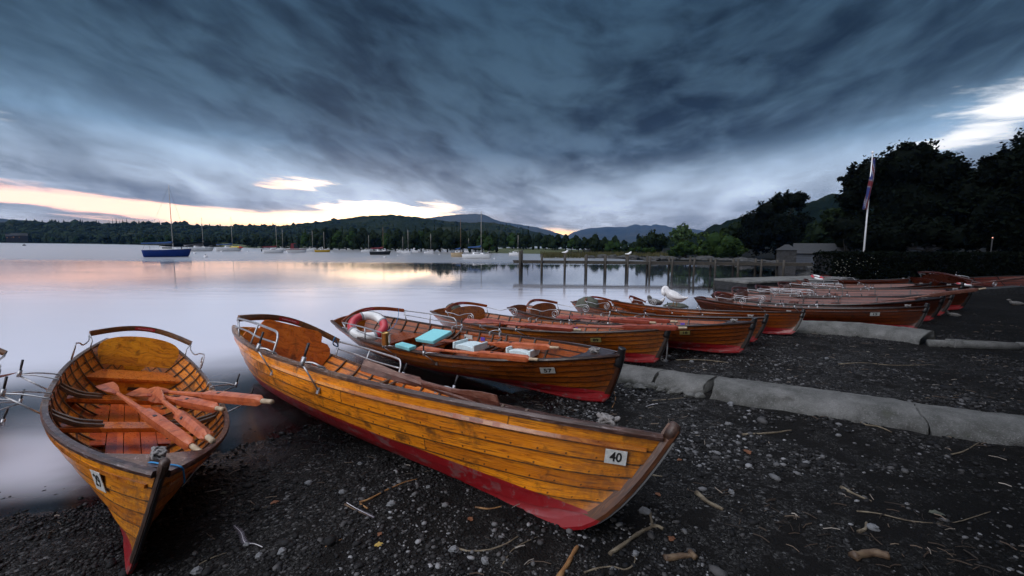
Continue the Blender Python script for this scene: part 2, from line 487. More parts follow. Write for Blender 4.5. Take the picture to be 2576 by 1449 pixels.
def stonefn(c1, c2, s=6):
    def fn(t, b):
        o = t.pos(); 
        n = t.noise(o, s, 7, .7); v = t.vor(t.map(o, (1, 1, 2.2)), 3.2)
        k = t.vor(t.map(o, (1, 1, 2.2)), 3.2, 'DISTANCE_TO_EDGE')
        c = t.mix(t.ss(n, .35, .65), c1, c2)
        c = t.mix(t.ss(k, .06, .01), c, (.012, .012, .012))
        t.inp(b.inputs['Base Color'], c); t.inp(b.inputs['Normal'], t.bump(n, .8, .05))
    return fn
M_['stone'] = material('slate_stone_wall', (.08, .08, .085), .85, fn=stonefn((.010, .011, .013), (.035, .035, .038)))
M_['rock'] = simple('shore_rock', (.035, .036, .036), .85, scale=3, lo=.35, hi=1.8, bump=.8, bd=.05)
M_['slate'] = simple('slate_roof', (.012, .014, .017), .7, scale=9, lo=.5, hi=1.9, bump=.6, bd=.03)
M_['white_wood'] = simple('white_boards', (.04, .05, .07), .6, scale=5, lo=.8, hi=1.15)
M_['black_wood'] = simple('black_frame', (.012, .012, .014), .6)
M_['pile'] = simple('weathered_timber', (.032, .027, .021), .75, scale=6, lo=.5, hi=1.7, bump=.5, bd=.02)
M_['white_paint'] = simple('white_paint', (.70, .70, .72), .35, 0, .3, scale=3, lo=.9, hi=1.05)
def bladed(t, b):
    o = t.pos(); n = t.noise(o, .9, 5, .6); n2 = t.noise(o, 7, 3, .6)
    c = t.mix(t.ss(n, .3, .7), (.030, .048, .014), (.075, .085, .028)); c = t.mix(t.mul(n2, .5), c, (.05, .06, .02))
    t.inp(b.inputs['Base Color'], c)
M_['meadow'] = material('meadow_grass', (.05, .07, .02), .9, fn=bladed)
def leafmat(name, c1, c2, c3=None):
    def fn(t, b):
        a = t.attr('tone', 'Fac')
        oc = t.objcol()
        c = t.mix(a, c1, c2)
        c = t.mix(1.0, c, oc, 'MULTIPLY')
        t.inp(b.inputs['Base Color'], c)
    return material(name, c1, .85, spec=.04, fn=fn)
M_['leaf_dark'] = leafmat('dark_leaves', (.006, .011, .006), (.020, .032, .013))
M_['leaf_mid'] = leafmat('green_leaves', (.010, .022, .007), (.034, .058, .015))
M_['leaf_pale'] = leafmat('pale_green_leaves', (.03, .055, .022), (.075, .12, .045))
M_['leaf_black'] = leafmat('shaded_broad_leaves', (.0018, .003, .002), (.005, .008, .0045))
M_['bark'] = simple('bark', (.014, .011, .009), .9, scale=5, lo=.5, hi=1.5, bump=.6, bd=.03)
M_['reed'] = leafmat('reed_blades', (.035, .036, .016), (.10, .092, .045))
M_['petal'] = material('white_petals', (.30, .30, .24), .7)
M_['stick'] = wood_mat('driftwood', (.035, .024, .018), (.095, .070, .053), (.20, .16, .13), planks=False, coat=0, rough=.75, wear=.3)
M_['stick_dark'] = wood_mat('wet_bark', (.03, .018, .012), (.08, .045, .03), (.14, .09, .06), planks=False, coat=.1, rough=.6, wear=.1)
M_['stick_orange'] = wood_mat('peeled_wood', (.07, .03, .013), (.18, .08, .03), (.28, .15, .07), planks=False, coat=.1, rough=.6, wear=.1)
M_['leaf_brown'] = simple('fallen_leaf', (.16, .06, .025), .7)
M_['leaf_yellow'] = simple('yellow_leaf', (.36, .24, .05), .6)
M_['feather_w'] = simple('white_feather', (.62, .60, .64), .7)
M_['feather_g'] = simple('grey_feather', (.10, .09, .11), .7, scale=50, lo=.5, hi=1.8)

# ------------------------------------------------------------------ ground and water
SHORE = [(-60, -16), (-14, -1.5)]
for p in [(-700, 1330), (-300, 1310), (0, 1285), (230, 1255), (330, 1180), (600, 1120), (900, 1050), (1250, 1000), (1700, 880), (1960, 805), (2040, 762), (2080, 742),
          (1890, 734), (2090, 722), (2090, 690), (1975, 688), (1945, 678), (1860, 667), (1760, 661), (1665, 659), (1590, 653), (1480, 645), (1400, 642)]:
    q = at(p[0], p[1], 0.0); SHORE.append((q.x, q.y))
SHORE += [(at(1400, 642).x, 140)]
POLY = SHORE + [(300, 140), (300, -60), (-60, -60)]
def shore_sd(X, Y):
    d = np.full(X.shape, 1e9)
    for (ax, ay), (bx, by) in zip(SHORE[:-1], SHORE[1:]):
        vx, vy = bx - ax, by - ay
        tt = np.clip(((X - ax) * vx + (Y - ay) * vy) / (vx * vx + vy * vy), 0, 1)
        d = np.minimum(d, np.hypot(X - ax - tt * vx, Y - ay - tt * vy))
    ins = np.zeros(X.shape, bool); n = len(POLY)
    for i in range(n):
        ax, ay = POLY[i]; bx, by = POLY[(i + 1) % n]
        if ay == by: continue
        c = ((ay > Y) != (by > Y)) & (X < (bx - ax) * (Y - ay) / (by - ay) + ax)
        ins ^= c
    return np.where(ins, d, -d)
# smooth periodic-free value noise with numpy
_perm = rng.permutation(4096)
_val = rng.random(4096)
def vnoise(X, Y):
    xi = np.floor(X).astype(int); yi = np.floor(Y).astype(int); fx = X - xi; fy = Y - yi
    fx = fx * fx * (3 - 2 * fx); fy = fy * fy * (3 - 2 * fy)
    h = lambda a, b: _val[_perm[(_perm[a & 4095] + b) & 4095]]
    return (h(xi, yi) * (1 - fx) + h(xi + 1, yi) * fx) * (1 - fy) + (h(xi, yi + 1) * (1 - fx) + h(xi + 1, yi + 1) * fx) * fy
def fbm(X, Y, o=4):
    r = 0; a = .5
    for k in range(o):
        r = r + a * vnoise(X * 2 ** k + 17.3 * k, Y * 2 ** k - 9.1 * k); a *= .5
    return r / (1 - .5 ** o)
def ground_z(X, Y):
    X = np.asarray(X, float); Y = np.asarray(Y, float)
    s = shore_sd(X, Y)
    land = .24 * (1 - np.exp(-np.maximum(s, 0) / 2.2)) + .02 * np.maximum(s - 12, 0)
    sea = -1.8 * (1 - np.exp(np.minimum(s, 0) / 16.0))
    sea = sea * (1 + 7 * np.clip((-X - 2.2) / 1.2, 0, 1) * np.clip((4.4 - Y) / 1.5, 0, 1))
    z = np.where(s > 0, land, np.maximum(sea, -1.8))
    damp = np.clip(1 - np.abs(s) / 200, 0, 1)
    z = z + ((fbm(X * .9, Y * .9) - .5) * .07 + (fbm(X * 5, Y * 5, 3) - .5) * .03) * damp + (fbm(X * 14, Y * 14, 3) - .5) * .014 * (np.hypot(X, Y) < 14)
    return z
def gz(x, y): return float(ground_z(np.array([x]), np.array([y]))[0])

def sinhspace(lo, hi, n, k):
    a, b = math.asinh(lo / k), math.asinh(hi / k)
    return np.sinh(np.linspace(a, b, n)) * k
def gridmesh(xs, ys, zf):
    X, Y = np.meshgrid(xs, ys); Z = zf(X, Y)
    V = np.stack([X, Y, Z], -1).reshape(-1, 3)
    nx, ny = len(xs), len(ys)
    i = np.arange(nx - 1)[None, :] + np.arange(ny - 1)[:, None] * nx
    F = np.stack([i, i + 1, i + 1 + nx, i + nx], -1).reshape(-1, 4)
    return V, F

def beach_fn(t, b):
    p = t.pos(); px_, py_, pz_ = t.xyz(p)
    big = t.noise(p, .8, 5, .6); mid = t.noise(p, 4.5, 5, .65); fine = t.noise(p, 70, 3, .7)
    jit = t.node('ShaderNodeVectorMath', operation='ADD'); t.l.new(p, jit.inputs[0])
    nzc = t.node('ShaderNodeTexNoise'); nzc.inputs['Scale'].default_value = 30; t.l.new(p, nzc.inputs['Vector'])
    sc = t.node('ShaderNodeVectorMath', operation='SCALE'); t.l.new(nzc.outputs['Color'], sc.inputs[0]); sc.inputs['Scale'].default_value = .03
    t.l.new(sc.outputs[0], jit.inputs[1]); pj = jit.outputs[0]
    v1 = t.node('ShaderNodeTexVoronoi'); t.l.new(pj, v1.inputs['Vector']); v1.inputs['Scale'].default_value = 55
    v2 = t.node('ShaderNodeTexVoronoi'); t.l.new(pj, v2.inputs['Vector']); v2.inputs['Scale'].default_value = 120
    r1 = t.xyz(v1.outputs['Color'])[0]; r2 = t.xyz(v2.outputs['Color'])[1]
    c = t.ramp(r1, [(0, (.008, .008, .009)), (.45, (.024, .023, .023)), (.72, (.07, .068, .066)), (.9, (.19, .188, .185)), (1, (.5, .5, .49))])
    v0 = t.node('ShaderNodeTexVoronoi'); t.l.new(pj, v0.inputs['Vector']); v0.inputs['Scale'].default_value = 20
    r0_ = t.xyz(v0.outputs['Color'])[2]
    c = t.mix(t.mul(t.ss(py_, 3.5, 7), t.ss(r0_, .58, .64)), c, t.ramp(r0_, [(.6, (.05, .05, .05)), (.85, (.13, .13, .13)), (1, (.34, .34, .34))]))
    c2 = t.ramp(r2, [(0, (.010, .009, .009)), (.6, (.028, .027, .026)), (.9, (.075, .073, .07)), (1, (.2, .2, .19))])
    c = t.mix(t.ss(mid, .42, .58), c, c2)
    soil = t.mix(fine, (.010, .009, .009), (.03, .028, .026))
    c = t.mix(t.ss(t.add(mid, t.mul(t.sub(big, .5), .8)), .54, .42), c, soil)
    # light falling off to the lower right, painted as darker ground
    falloff = t.mul(t.ss(t.add(px_, t.mul(t.sub(big, .5), 3)), 1.2, 3.2), t.ss(t.add(py_, t.mul(px_, -.55)), 2.4, .4))
    c = t.mix(t.mul(falloff, .93), c, (.0045, .0042, .004))
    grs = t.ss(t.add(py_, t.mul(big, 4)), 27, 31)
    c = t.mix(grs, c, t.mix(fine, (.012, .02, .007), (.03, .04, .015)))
    far_falloff = t.ss(t.add(px_, t.mul(t.sub(big, .5), 5)), 4.5, 10)  # same loss of light painted further out across the right of the beach
    c = t.mix(t.mul(far_falloff, .85), c, (.006, .0056, .0055))
    wet = t.ss(t.add(pz_, t.mul(t.sub(mid, .5), .10)), .13, .02)
    c = t.mix(t.mul(wet, .6), c, t.mix(1.0, c, (.35, .36, .4), 'MULTIPLY'))
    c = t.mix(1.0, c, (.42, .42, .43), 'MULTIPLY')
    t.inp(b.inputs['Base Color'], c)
    t.inp(b.inputs['Roughness'], t.lin(wet, 0, 1, .85, .22))
    h = t.add(t.mul(v1.outputs['Distance'], -1.0), t.add(t.mul(v2.outputs['Distance'], -.5), t.add(t.mul(mid, 2), t.mul(t.mul(v0.outputs['Distance'], -2.0), t.ss(py_, 3, 7)))))
    t.inp(b.inputs['Normal'], t.bump(h, .9, .010))
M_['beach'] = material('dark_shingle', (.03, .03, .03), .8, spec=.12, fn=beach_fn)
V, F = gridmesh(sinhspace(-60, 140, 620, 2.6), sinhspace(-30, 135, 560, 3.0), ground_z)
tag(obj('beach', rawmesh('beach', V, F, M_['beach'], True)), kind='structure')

def water_mat():
    m = bpy.data.materials.new('lake_water'); m.use_nodes = True; t = NT(m.node_tree); t.n.clear()
    out = t.node('ShaderNodeOutputMaterial')
    p = t.pos(); px_, py_, pz_ = t.xyz(p)
    dep = t.attr('tone', 'Fac')
    n1 = t.noise(t.map(p, (.35, 1.0, 1)), 1.3, 4, .55)
    n2 = t.noise(t.map(p, (.12, .9, 1)), 3.5, 4, .6)
    # breeze-ruffled zone far out, calm nearer the beach
    edge = t.add(py_, t.mul(t.sub(t.noise(t.map(p, (.05, .15, 1)), 1.0, 4, .6), .5), 14))
    br = t.ss(edge, 40, 49)
    patch = t.ss(t.noise(t.map(p, (.05, .30, 1)), 1.0, 3, .6), .45, .65)
    rgh = t.add(t.lin(br, 0, 1, t.ss(t.m('DIVIDE', px_, t.m('MAXIMUM', py_, 1.0)), -.42, -.12, .10, .035), .30), t.add(t.mul(patch, .02), t.ss(py_, 24, 8, 0, .10)))
    bs = t.lin(br, 0, 1, .014, .22)
    bn = t.node('ShaderNodeBump'); t.inp(bn.inputs['Height'], t.add(n1, t.mul(n2, .35))); t.inp(bn.inputs['Strength'], bs); bn.inputs['Distance'].default_value = .12
    nrm = bn.outputs[0]
    gl = t.node('ShaderNodeBsdfGlossy'); gl.inputs['Color'].default_value = (1.0, .97, .97, 1); t.inp(gl.inputs['Roughness'], rgh); t.l.new(nrm, gl.inputs['Normal'])
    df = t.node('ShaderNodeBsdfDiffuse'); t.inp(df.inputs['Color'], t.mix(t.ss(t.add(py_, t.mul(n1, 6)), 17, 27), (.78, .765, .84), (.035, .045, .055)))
    tr = t.node('ShaderNodeBsdfTransparent'); tr.inputs['Color'].default_value = (.55, .6, .62, 1)
    body = t.node('ShaderNodeMixShader'); t.inp(body.inputs[0], t.mul(t.m('MAXIMUM', t.ss(dep, .18, .50), t.mul(t.ss(dep, .0, .40), t.mul(t.ss(px_, -2.2, -2.7), t.ss(py_, 5.2, 4.2)))), .97)); t.l.new(tr.outputs[0], body.inputs[1]); t.l.new(df.outputs[0], body.inputs[2])
    fr = t.node('ShaderNodeFresnel'); fr.inputs['IOR'].default_value = 1.55; t.l.new(nrm, fr.inputs['Normal'])
    fin = t.node('ShaderNodeMixShader'); t.inp(fin.inputs[0], fr.outputs[0]); t.l.new(body.outputs[0], fin.inputs[1]); t.l.new(gl.outputs[0], fin.inputs[2])
    t.l.new(fin.outputs[0], out.inputs[0])
    return m
M_['water'] = water_mat()
V, F = gridmesh(sinhspace(-4000, 4000, 420, 3.0), sinhspace(-200, 4000, 420, 3.5), lambda X, Y: X * 0)
dep = -ground_z(V[:, 0], V[:, 1])
dep = np.where((np.abs(V[:, 0]) > 150) | (V[:, 1] > 120), 1.8, dep)
tag(obj('water', rawmesh('water', V, F, M_['water'], False, np.clip(dep, 0, 1.8))), kind='structure')

# ------------------------------------------------------------------ hills
def interp(pts):
    xs = np.array([p[0] for p in pts], float); ys = np.array([p[1] for p in pts], float)
    return lambda x: np.interp(x, xs, ys)
SHY = interp([(-900, 604), (-300, 608), (0, 610.7), (250, 614), (350, 616), (475, 619.5), (600, 622), (644, 625), (856, 629.5), (963, 631.4), (1122, 635), (1308, 638.8), (1418, 640.5), (1561, 645.6), (1700, 648), (3200, 660)])
def hill(name, sky, rfoot, rridge, mat, x0, x1, nx=700, rough=1.0, footy=None, nr=46, back=1.35, power=1.15, cell=.007, amp=.0022):
    S_ = interp(sky)
    xs = np.linspace(x0, x1, nx)
    V = []
    us = np.concatenate([np.linspace(0, 1, nr), np.linspace(1.15, 2.2, 8)])
    for k, px in enumerate(xs):
        d = ray(px, 620); a = math.atan2(d.x, d.y)
        te1 = (elev_at(px, float(S_(px)), 1.0) - CAM_Z)
        if footy is not None:
            te0 = elev_at(px, float(footy(px)), 1.0) - CAM_Z
            r0 = CAM_Z / max(-te0, .004)
        else:
            r0 = rfoot; te0 = -CAM_Z / r0
        r1 = rridge
        for u in us:
            if u <= 1:
                r = r0 + (r1 - r0) * u
                te = te0 + (te1 - te0) * (u ** power)
                z = CAM_Z + r * te
            else:
                r = r1 * (1 + (u - 1) * (back - 1) / 1.2)
                z = (CAM_Z + r1 * te1) * max(0.0, 1 - ((u - 1) / 1.2) ** 1.5) - 1
            V.append((r * math.sin(a), r * math.cos(a), z, r, u))
    V = np.array(V); r = V[:, 3]; az = np.arctan2(V[:, 0], V[:, 1])
    lr = np.log(r)
    n = fbm(az / cell * 1.0 + 50, lr / cell * .45, 4) - .5
    n2 = fbm(az / .05 + 9, lr / .08, 4) - .5
    V[:, 2] += (n * amp * 2.4 * rough + n2 * .004 * rough) * r * np.clip(V[:, 4] * 4, 0, 1)
    V[:, 2] = np.where(V[:, 4] == 0, -.5, V[:, 2])
    m = len(us); i = np.arange(m - 1)[None, :] + np.arange(nx - 1)[:, None] * m
    F = np.stack([i, i + m, i + m + 1, i + 1], -1).reshape(-1, 4)
    tag(obj(name, rawmesh(name, V[:, :3], F, mat, False)), kind='structure')
def hillmat(name, c1, c2, c3, s):
    def fn(t, b):
        o = t.pos(); n = t.noise(o, s, 7, .65); n2 = t.noise(o, s * 9, 4, .6)
        c = t.ramp(t.add(t.mul(n, .7), t.mul(n2, .3)), [(.35, c1), (.5, c2), (.65, c3)])
        t.inp(b.inputs['Base Color'], c)
    return material(name, c2, .95, spec=.0, fn=fn)
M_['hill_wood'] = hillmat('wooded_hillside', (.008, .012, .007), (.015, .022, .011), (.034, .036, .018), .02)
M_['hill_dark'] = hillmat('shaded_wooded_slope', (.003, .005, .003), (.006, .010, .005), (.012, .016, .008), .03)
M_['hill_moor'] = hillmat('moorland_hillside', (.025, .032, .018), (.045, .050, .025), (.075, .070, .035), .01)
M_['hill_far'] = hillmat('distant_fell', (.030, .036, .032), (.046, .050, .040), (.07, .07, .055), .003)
skyA = [(-900, 552), (-200, 556), (0, 566), (35, 562), (70, 558), (135, 559), (175, 561), (230, 561), (260, 564), (330, 563), (370, 559), (400, 564), (430, 563), (455, 561), (480, 566), (540, 569), (600, 568), (640, 567), (680, 569), (740, 566.5), (790, 560), (830, 554.5), (860, 551.5), (900, 546), (935, 543), (985, 540), (1010, 541), (1040, 544), (1070, 548), (1100, 553), (1140, 557), (1180, 560), (1220, 558), (1250, 561.5), (1290, 569.5), (1330, 579), (1380, 592), (1440, 604), (1560, 610), (1700, 612)]
hill('wooded_hill', skyA, 0, 620, M_['hill_wood'], -900, 1640, 900, 1.0, footy=SHY, nr=60)
skyL = [(-900, 530), (-200, 543), (0, 549.5), (40, 550.5), (75, 554), (110, 560), (140, 575), (300, 585)]
hill('distant_ridge', skyL, 900, 2200, M_['hill_far'], -900, 300, 250, .6, nr=20)
skyB = [(1000, 575), (1060, 552), (1075, 548), (1115, 543.5), (1150, 539.5), (1200, 538), (1212, 538.5), (1228, 544), (1245, 553), (1262, 558), (1290, 562), (1320, 567), (1353, 572.5), (1380, 579), (1405, 587), (1430, 594), (1500, 605)]
hill('blue_mountain', skyB, 1300, 2300, M_['hill_far'], 1000, 1500, 300, .45, nr=30)
skyD = [(1390, 604), (1428, 592), (1441, 584.4), (1462, 579), (1483, 574), (1505, 572), (1524, 570), (1545, 572), (1574, 570.6), (1585, 567), (1595, 565), (1603, 566), (1610, 568), (1624, 566), (1636, 569), (1642, 565.5), (1650, 564.5), (1660, 567), (1672, 566.5), (1681, 570), (1700, 573), (1743, 575), (1764, 579), (1850, 585), (2000, 600)]
hill('rocky_fells', skyD, 1500, 3000, M_['hill_far'], 1390, 2000, 360, .7, nr=34, cell=.012, amp=.0014)
skyE = [(1640, 612), (1740, 592), (1769, 579), (1790, 568), (1830, 556), (1870, 545), (1950, 530), (2034, 507), (2059, 498), (2086, 490), (2107, 490), (2180, 480), (2400, 470), (3200, 440)]
hill('right_hillside', skyE, 120, 300, M_['hill_dark'], 1640, 3200, 420, 1.6, nr=34, cell=.012, amp=.003)

# air between here and the fells
hz = bpy.data.materials.new('haze_air'); hz.use_nodes = True; hz.node_tree.nodes.clear()
_o = hz.node_tree.nodes.new('ShaderNodeOutputMaterial'); _v = hz.node_tree.nodes.new('ShaderNodeVolumePrincipled')
_v.inputs['Color'].default_value = (.16, .42, 1.0, 1); _v.inputs['Density'].default_value = .00011; _v.inputs['Anisotropy'].default_value = 0.0
hz.node_tree.links.new(_v.outputs[0], _o.inputs['Volume'])
hb_ = MB().box((0, 1500, 148), (5600, 3800, 302)).build('haze', hz)
tag(hb_, 'faint blue air over the lake and fells', 'haze', kind='stuff')
# ------------------------------------------------------------------ rowing boat template (stern at x=0, bow at x=5)
BL = 5.0
NS = 7
SMALL = dict(sw=.46, tm=.396, be=3.03, rb=.164, rake=.082, se=.714, rs=.137)
LARGE = dict(sw=.50, tm=.437, be=2.914, rb=.132, rake=.175, se=.58, rs=.11)   # the big boat's forefoot is cut away more
SH = dict(SMALL)
def sheer_b(t, B=1.5):
    if t < SH['tm']:
        return B / 2 * (1 - SH['sw'] * ((SH['tm'] - t) / SH['tm']) ** 2.1)
    return B / 2 * (1 - .965 * ((t - SH['tm']) / (1 - SH['tm'])) ** SH['be'])
def sheer_z(t):
    return .43 + (SH['rb'] * max(0, (t - .4) / .6) ** 2.1) + (SH['rs'] * max(0, (.4 - t) / .4) ** 1.7)
def keel_z(t):
    return .02 + (.05 * max(0, (t - .88) / .12) ** 2) + .10 * max(0, (.14 - t) / .14) ** 1.5
def sect(t, s):
    """hull skin point on the port (+y) side"""
    b = sheer_b(t); z0 = keel_z(t); h = sheer_z(t) - z0
    vb = .14 + .80 * max(0, (t - .5) / .5) ** 1.35
    if t < .35: vb = .14 + .52 * ((.35 - t) / .35) ** 1.4
    th = s * math.pi / 2
    yr = math.sin(th) ** .92; zr = (1 - math.cos(th)) ** .86
    yv = (s ** 1.25) if t > .4 else (s ** 1.9 * .85 + s * .15); zv = s
    y = b * (yr * (1 - vb) + yv * vb); z = z0 + h * (zr * (1 - vb) + zv * vb)
    y = max(y, .016)
    xk = BL * (t if t < .5 else .5 + (t - .5) * (1 - SH['rake']))      # forefoot sits aft of the stem head
    xs = BL * t
    if t < .2: xk = BL * (t + .03 * (1 - t / .2))
    g = s ** SH['se'] if t > .5 else s
    return Vector((xk + (xs - xk) * g, y, z))
def sect_n(t, s):
    e = .01
    a = sect(min(t + e, 1), s) - sect(max(t - e, 0), s); b = sect(t, min(s + e, 1)) - sect(t, max(s - e, 0))
    n = b.cross(a)
    if n.length < 1e-9: return Vector((0, 1, 0))
    n.normalize()
    return n if n.y >= 0 else -n
TS = [i / 44 for i in range(45)]
TS = sorted(set(TS + [.985, .993]))
def strake_s(i, t):  # strake edges as fraction of the section
    return (i / NS) ** .93
def hull_mesh(inner=False):
    mb = MB()
    for side in (1, -1):
        for i in range(NS):
            V = []; U = []
            rows = [0.0, .5, 1.0]
            for t in TS:
                for k in rows:
                    s0, s1 = strake_s(i, t), strake_s(i + 1, t)
                    s = s0 + (s1 - s0) * k
                    p = sect(t, s); n = sect_n(t, s)
                    fade = min(1, (1 - t) / .05) * .75 + .25
                    if inner: off = -.014 * fade - (.0 if k > 0 else .004)
                    else: off = .018 * (1 - k) * fade
                    if p.y < .03: n = Vector((0, 1, 0))
                    p = p + n * off
                    p.y = max(p.y, .004)
                    V.append(Vector((p.x, p.y * side, p.z))); U.append((t * BL, i + min(max(k, .001), .999)))
            nr = len(rows); F = []
            for a in range(len(TS) - 1):
                for k in range(nr - 1):
                    q = (a * nr + k, (a + 1) * nr + k, (a + 1) * nr + k + 1, a * nr + k + 1)
                    F.append(q if (side > 0) ^ inner else q[::-1])
            # underside of the lap
            if not inner and i > 0:
                b = len(V)
                for a, t in enumerate(TS):
                    s0 = strake_s(i, t); p = sect(t, s0); p.y = max(p.y, .004)
                    V.append(Vector((p.x, p.y * side, p.z))); U.append((t * BL, i + .001))
                c_ = len(V)
                for a in range(len(TS)):
                    V.append(V[a * nr]); U.append((TS[a] * BL, i + .001))
                for a in range(len(TS) - 1):
                    q = (b + a, b + a + 1, c_ + a + 1, c_ + a)
                    F.append(q if side > 0 else q[::-1])
            mb.add(V, F, U, smooth=True)
    return mb
def transom_mb():
    mb = MB(); pts = []
    ss = [i / 14 for i in range(15)]
    for s in ss: pts.append(sect(0, s))
    outline = [(p.x, p.y, p.z) for p in pts][::1]
    top = [(pts[-1].x, pts[-1].y * k, pts[-1].z + .05 * (1 - k * k)) for k in (.66, .33, 0)]
    ring = outline + top + [(x, -y, z) for x, y, z in (outline + top[:2])[::-1]]
    n = len(ring)
    V = [Vector((x - .012, y, z)) for x, y, z in ring] + [Vector((x + .028, y * .97, z)) for x, y, z in ring]
    F = [tuple(range(n)), tuple(range(2 * n - 1, n - 1, -1))] + [(i, n + i, n + (i + 1) % n, (i + 1) % n) for i in range(n)]
    return mb.add(V, F, [(v.y, v.z * 4) for v in V])
def stem_mb(head='round'):
    mb = MB()
    path = []
    for t in (.30, .5, .7, .8, .86, .90, .94, .97, 1.0):
        p = sect(t, 0); path.append(Vector((p.x, 0, p.z - .012)))
    path[0].z -= .0
    for s in (.06, .14, .24, .36, .5, .65, .8, .92, 1.0):
        p = sect(1, s); path.append(Vector((p.x + .012, 0, p.z)))
    d = (path[-1] - path[-3]).normalized()
    hh = .07 if head == 'round' else .05
    path.append(path[-1] + d * hh * .5); path.append(path[-1] + d * hh * .5)
    w = .022
    prof = [(-w, -.030), (w, -.030), (w, .016), (w * .5, .030), (-w * .5, .030), (-w, .016)]
    # the profile's b axis must point outwards (down / forward)
    V = []; U = []; n = len(path); dist = 0
    for i, p in enumerate(path):
        t = (path[min(i + 1, n - 1)] - path[max(i - 1, 0)]).normalized()
        outw = Vector((t.z, 0, -t.x))
        k = min(1.0, .5 + i * .08)
        if i: dist += (path[i] - path[i - 1]).length
        for a, b in prof:
            V.append(p + Vector((0, a, 0)) + outw * (b * (1 if b < 0 else k * 1.1))); U.append((dist, b * 3))
    m = len(prof)
    F = [(i * m + j, (i + 1) * m + j, (i + 1) * m + (j + 1) % m, i * m + (j + 1) % m) for i in range(n - 1) for j in range(m)]
    F += [tuple(range(m)), tuple((n - 1) * m + j for j in range(m - 1, -1, -1))]
    mb.add(V, F, U)
    return mb, path[-1], d
def offset_curve(side, zoff, yoff, t0=0.0, t1=1.0, n=40):
    out = []
    for i in range(n + 1):
        t = t0 + (t1 - t0) * i / n
        p = sect(t, 1.0)
        out.append(Vector((p.x, side * max(p.y + yoff, .02), p.z + zoff)))
    return out
def half_w(x, z):
    """half width inside the hull at station x and height z"""
    t = x / BL; lo, hi = 0.0, 1.0
    for _ in range(18):
        m = (lo + hi) / 2
        if sect(t, m).z < z: lo = m
        else: hi = m
    return sect(t, (lo + hi) / 2).y - .016

_cache = {}
def cached(key, fn):
    key = key + str(SH['rake']) + str(AX)
    if key not in _cache: _cache[key] = fn()
    return _cache[key]
def text_mesh(s, size, mat, depth=.002, bold=0.0):
    cu = bpy.data.curves.new('lettering', 'FONT'); cu.body = s; cu.size = size; cu.extrude = depth; cu.offset = bold
    cu.align_x = 'CENTER'; cu.align_y = 'CENTER'
    o = bpy.data.objects.new('lettering', cu); col.objects.link(o)
    me = bpy.data.meshes.new_from_object(o.evaluated_get(bpy.context.evaluated_depsgraph_get()))
    bpy.data.objects.remove(o); bpy.data.curves.remove(cu)
    me.name = 'lettering'; me.materials.clear(); me.materials.append(mat)
    return me

def spiral(cx, cz, r0, turns, y, start, n=40, dirn=1):
    P = []
    for i in range(n + 1):
        f = i / n; r = r0 * (1 - .82 * f); a = start + dirn * turns * 2 * math.pi * f
        P.append(Vector((cx + r * math.cos(a), y, cz + r * math.sin(a))))
    return P
def smooth_path(P, n=6):
    P = [Vector(p) for p in P]; out = []
    for i in range(len(P) - 1):
        p0 = P[max(i - 1, 0)]; p1 = P[i]; p2 = P[i + 1]; p3 = P[min(i + 2, len(P) - 1)]
        for k in range(n):
            u = k / n
            out.append(.5 * ((2 * p1) + (p2 - p0) * u + (2 * p0 - 5 * p1 + 4 * p2 - p3) * u * u + (3 * p1 - p0 - 3 * p2 + p3) * u ** 3))
    out.append(P[-1]); return out

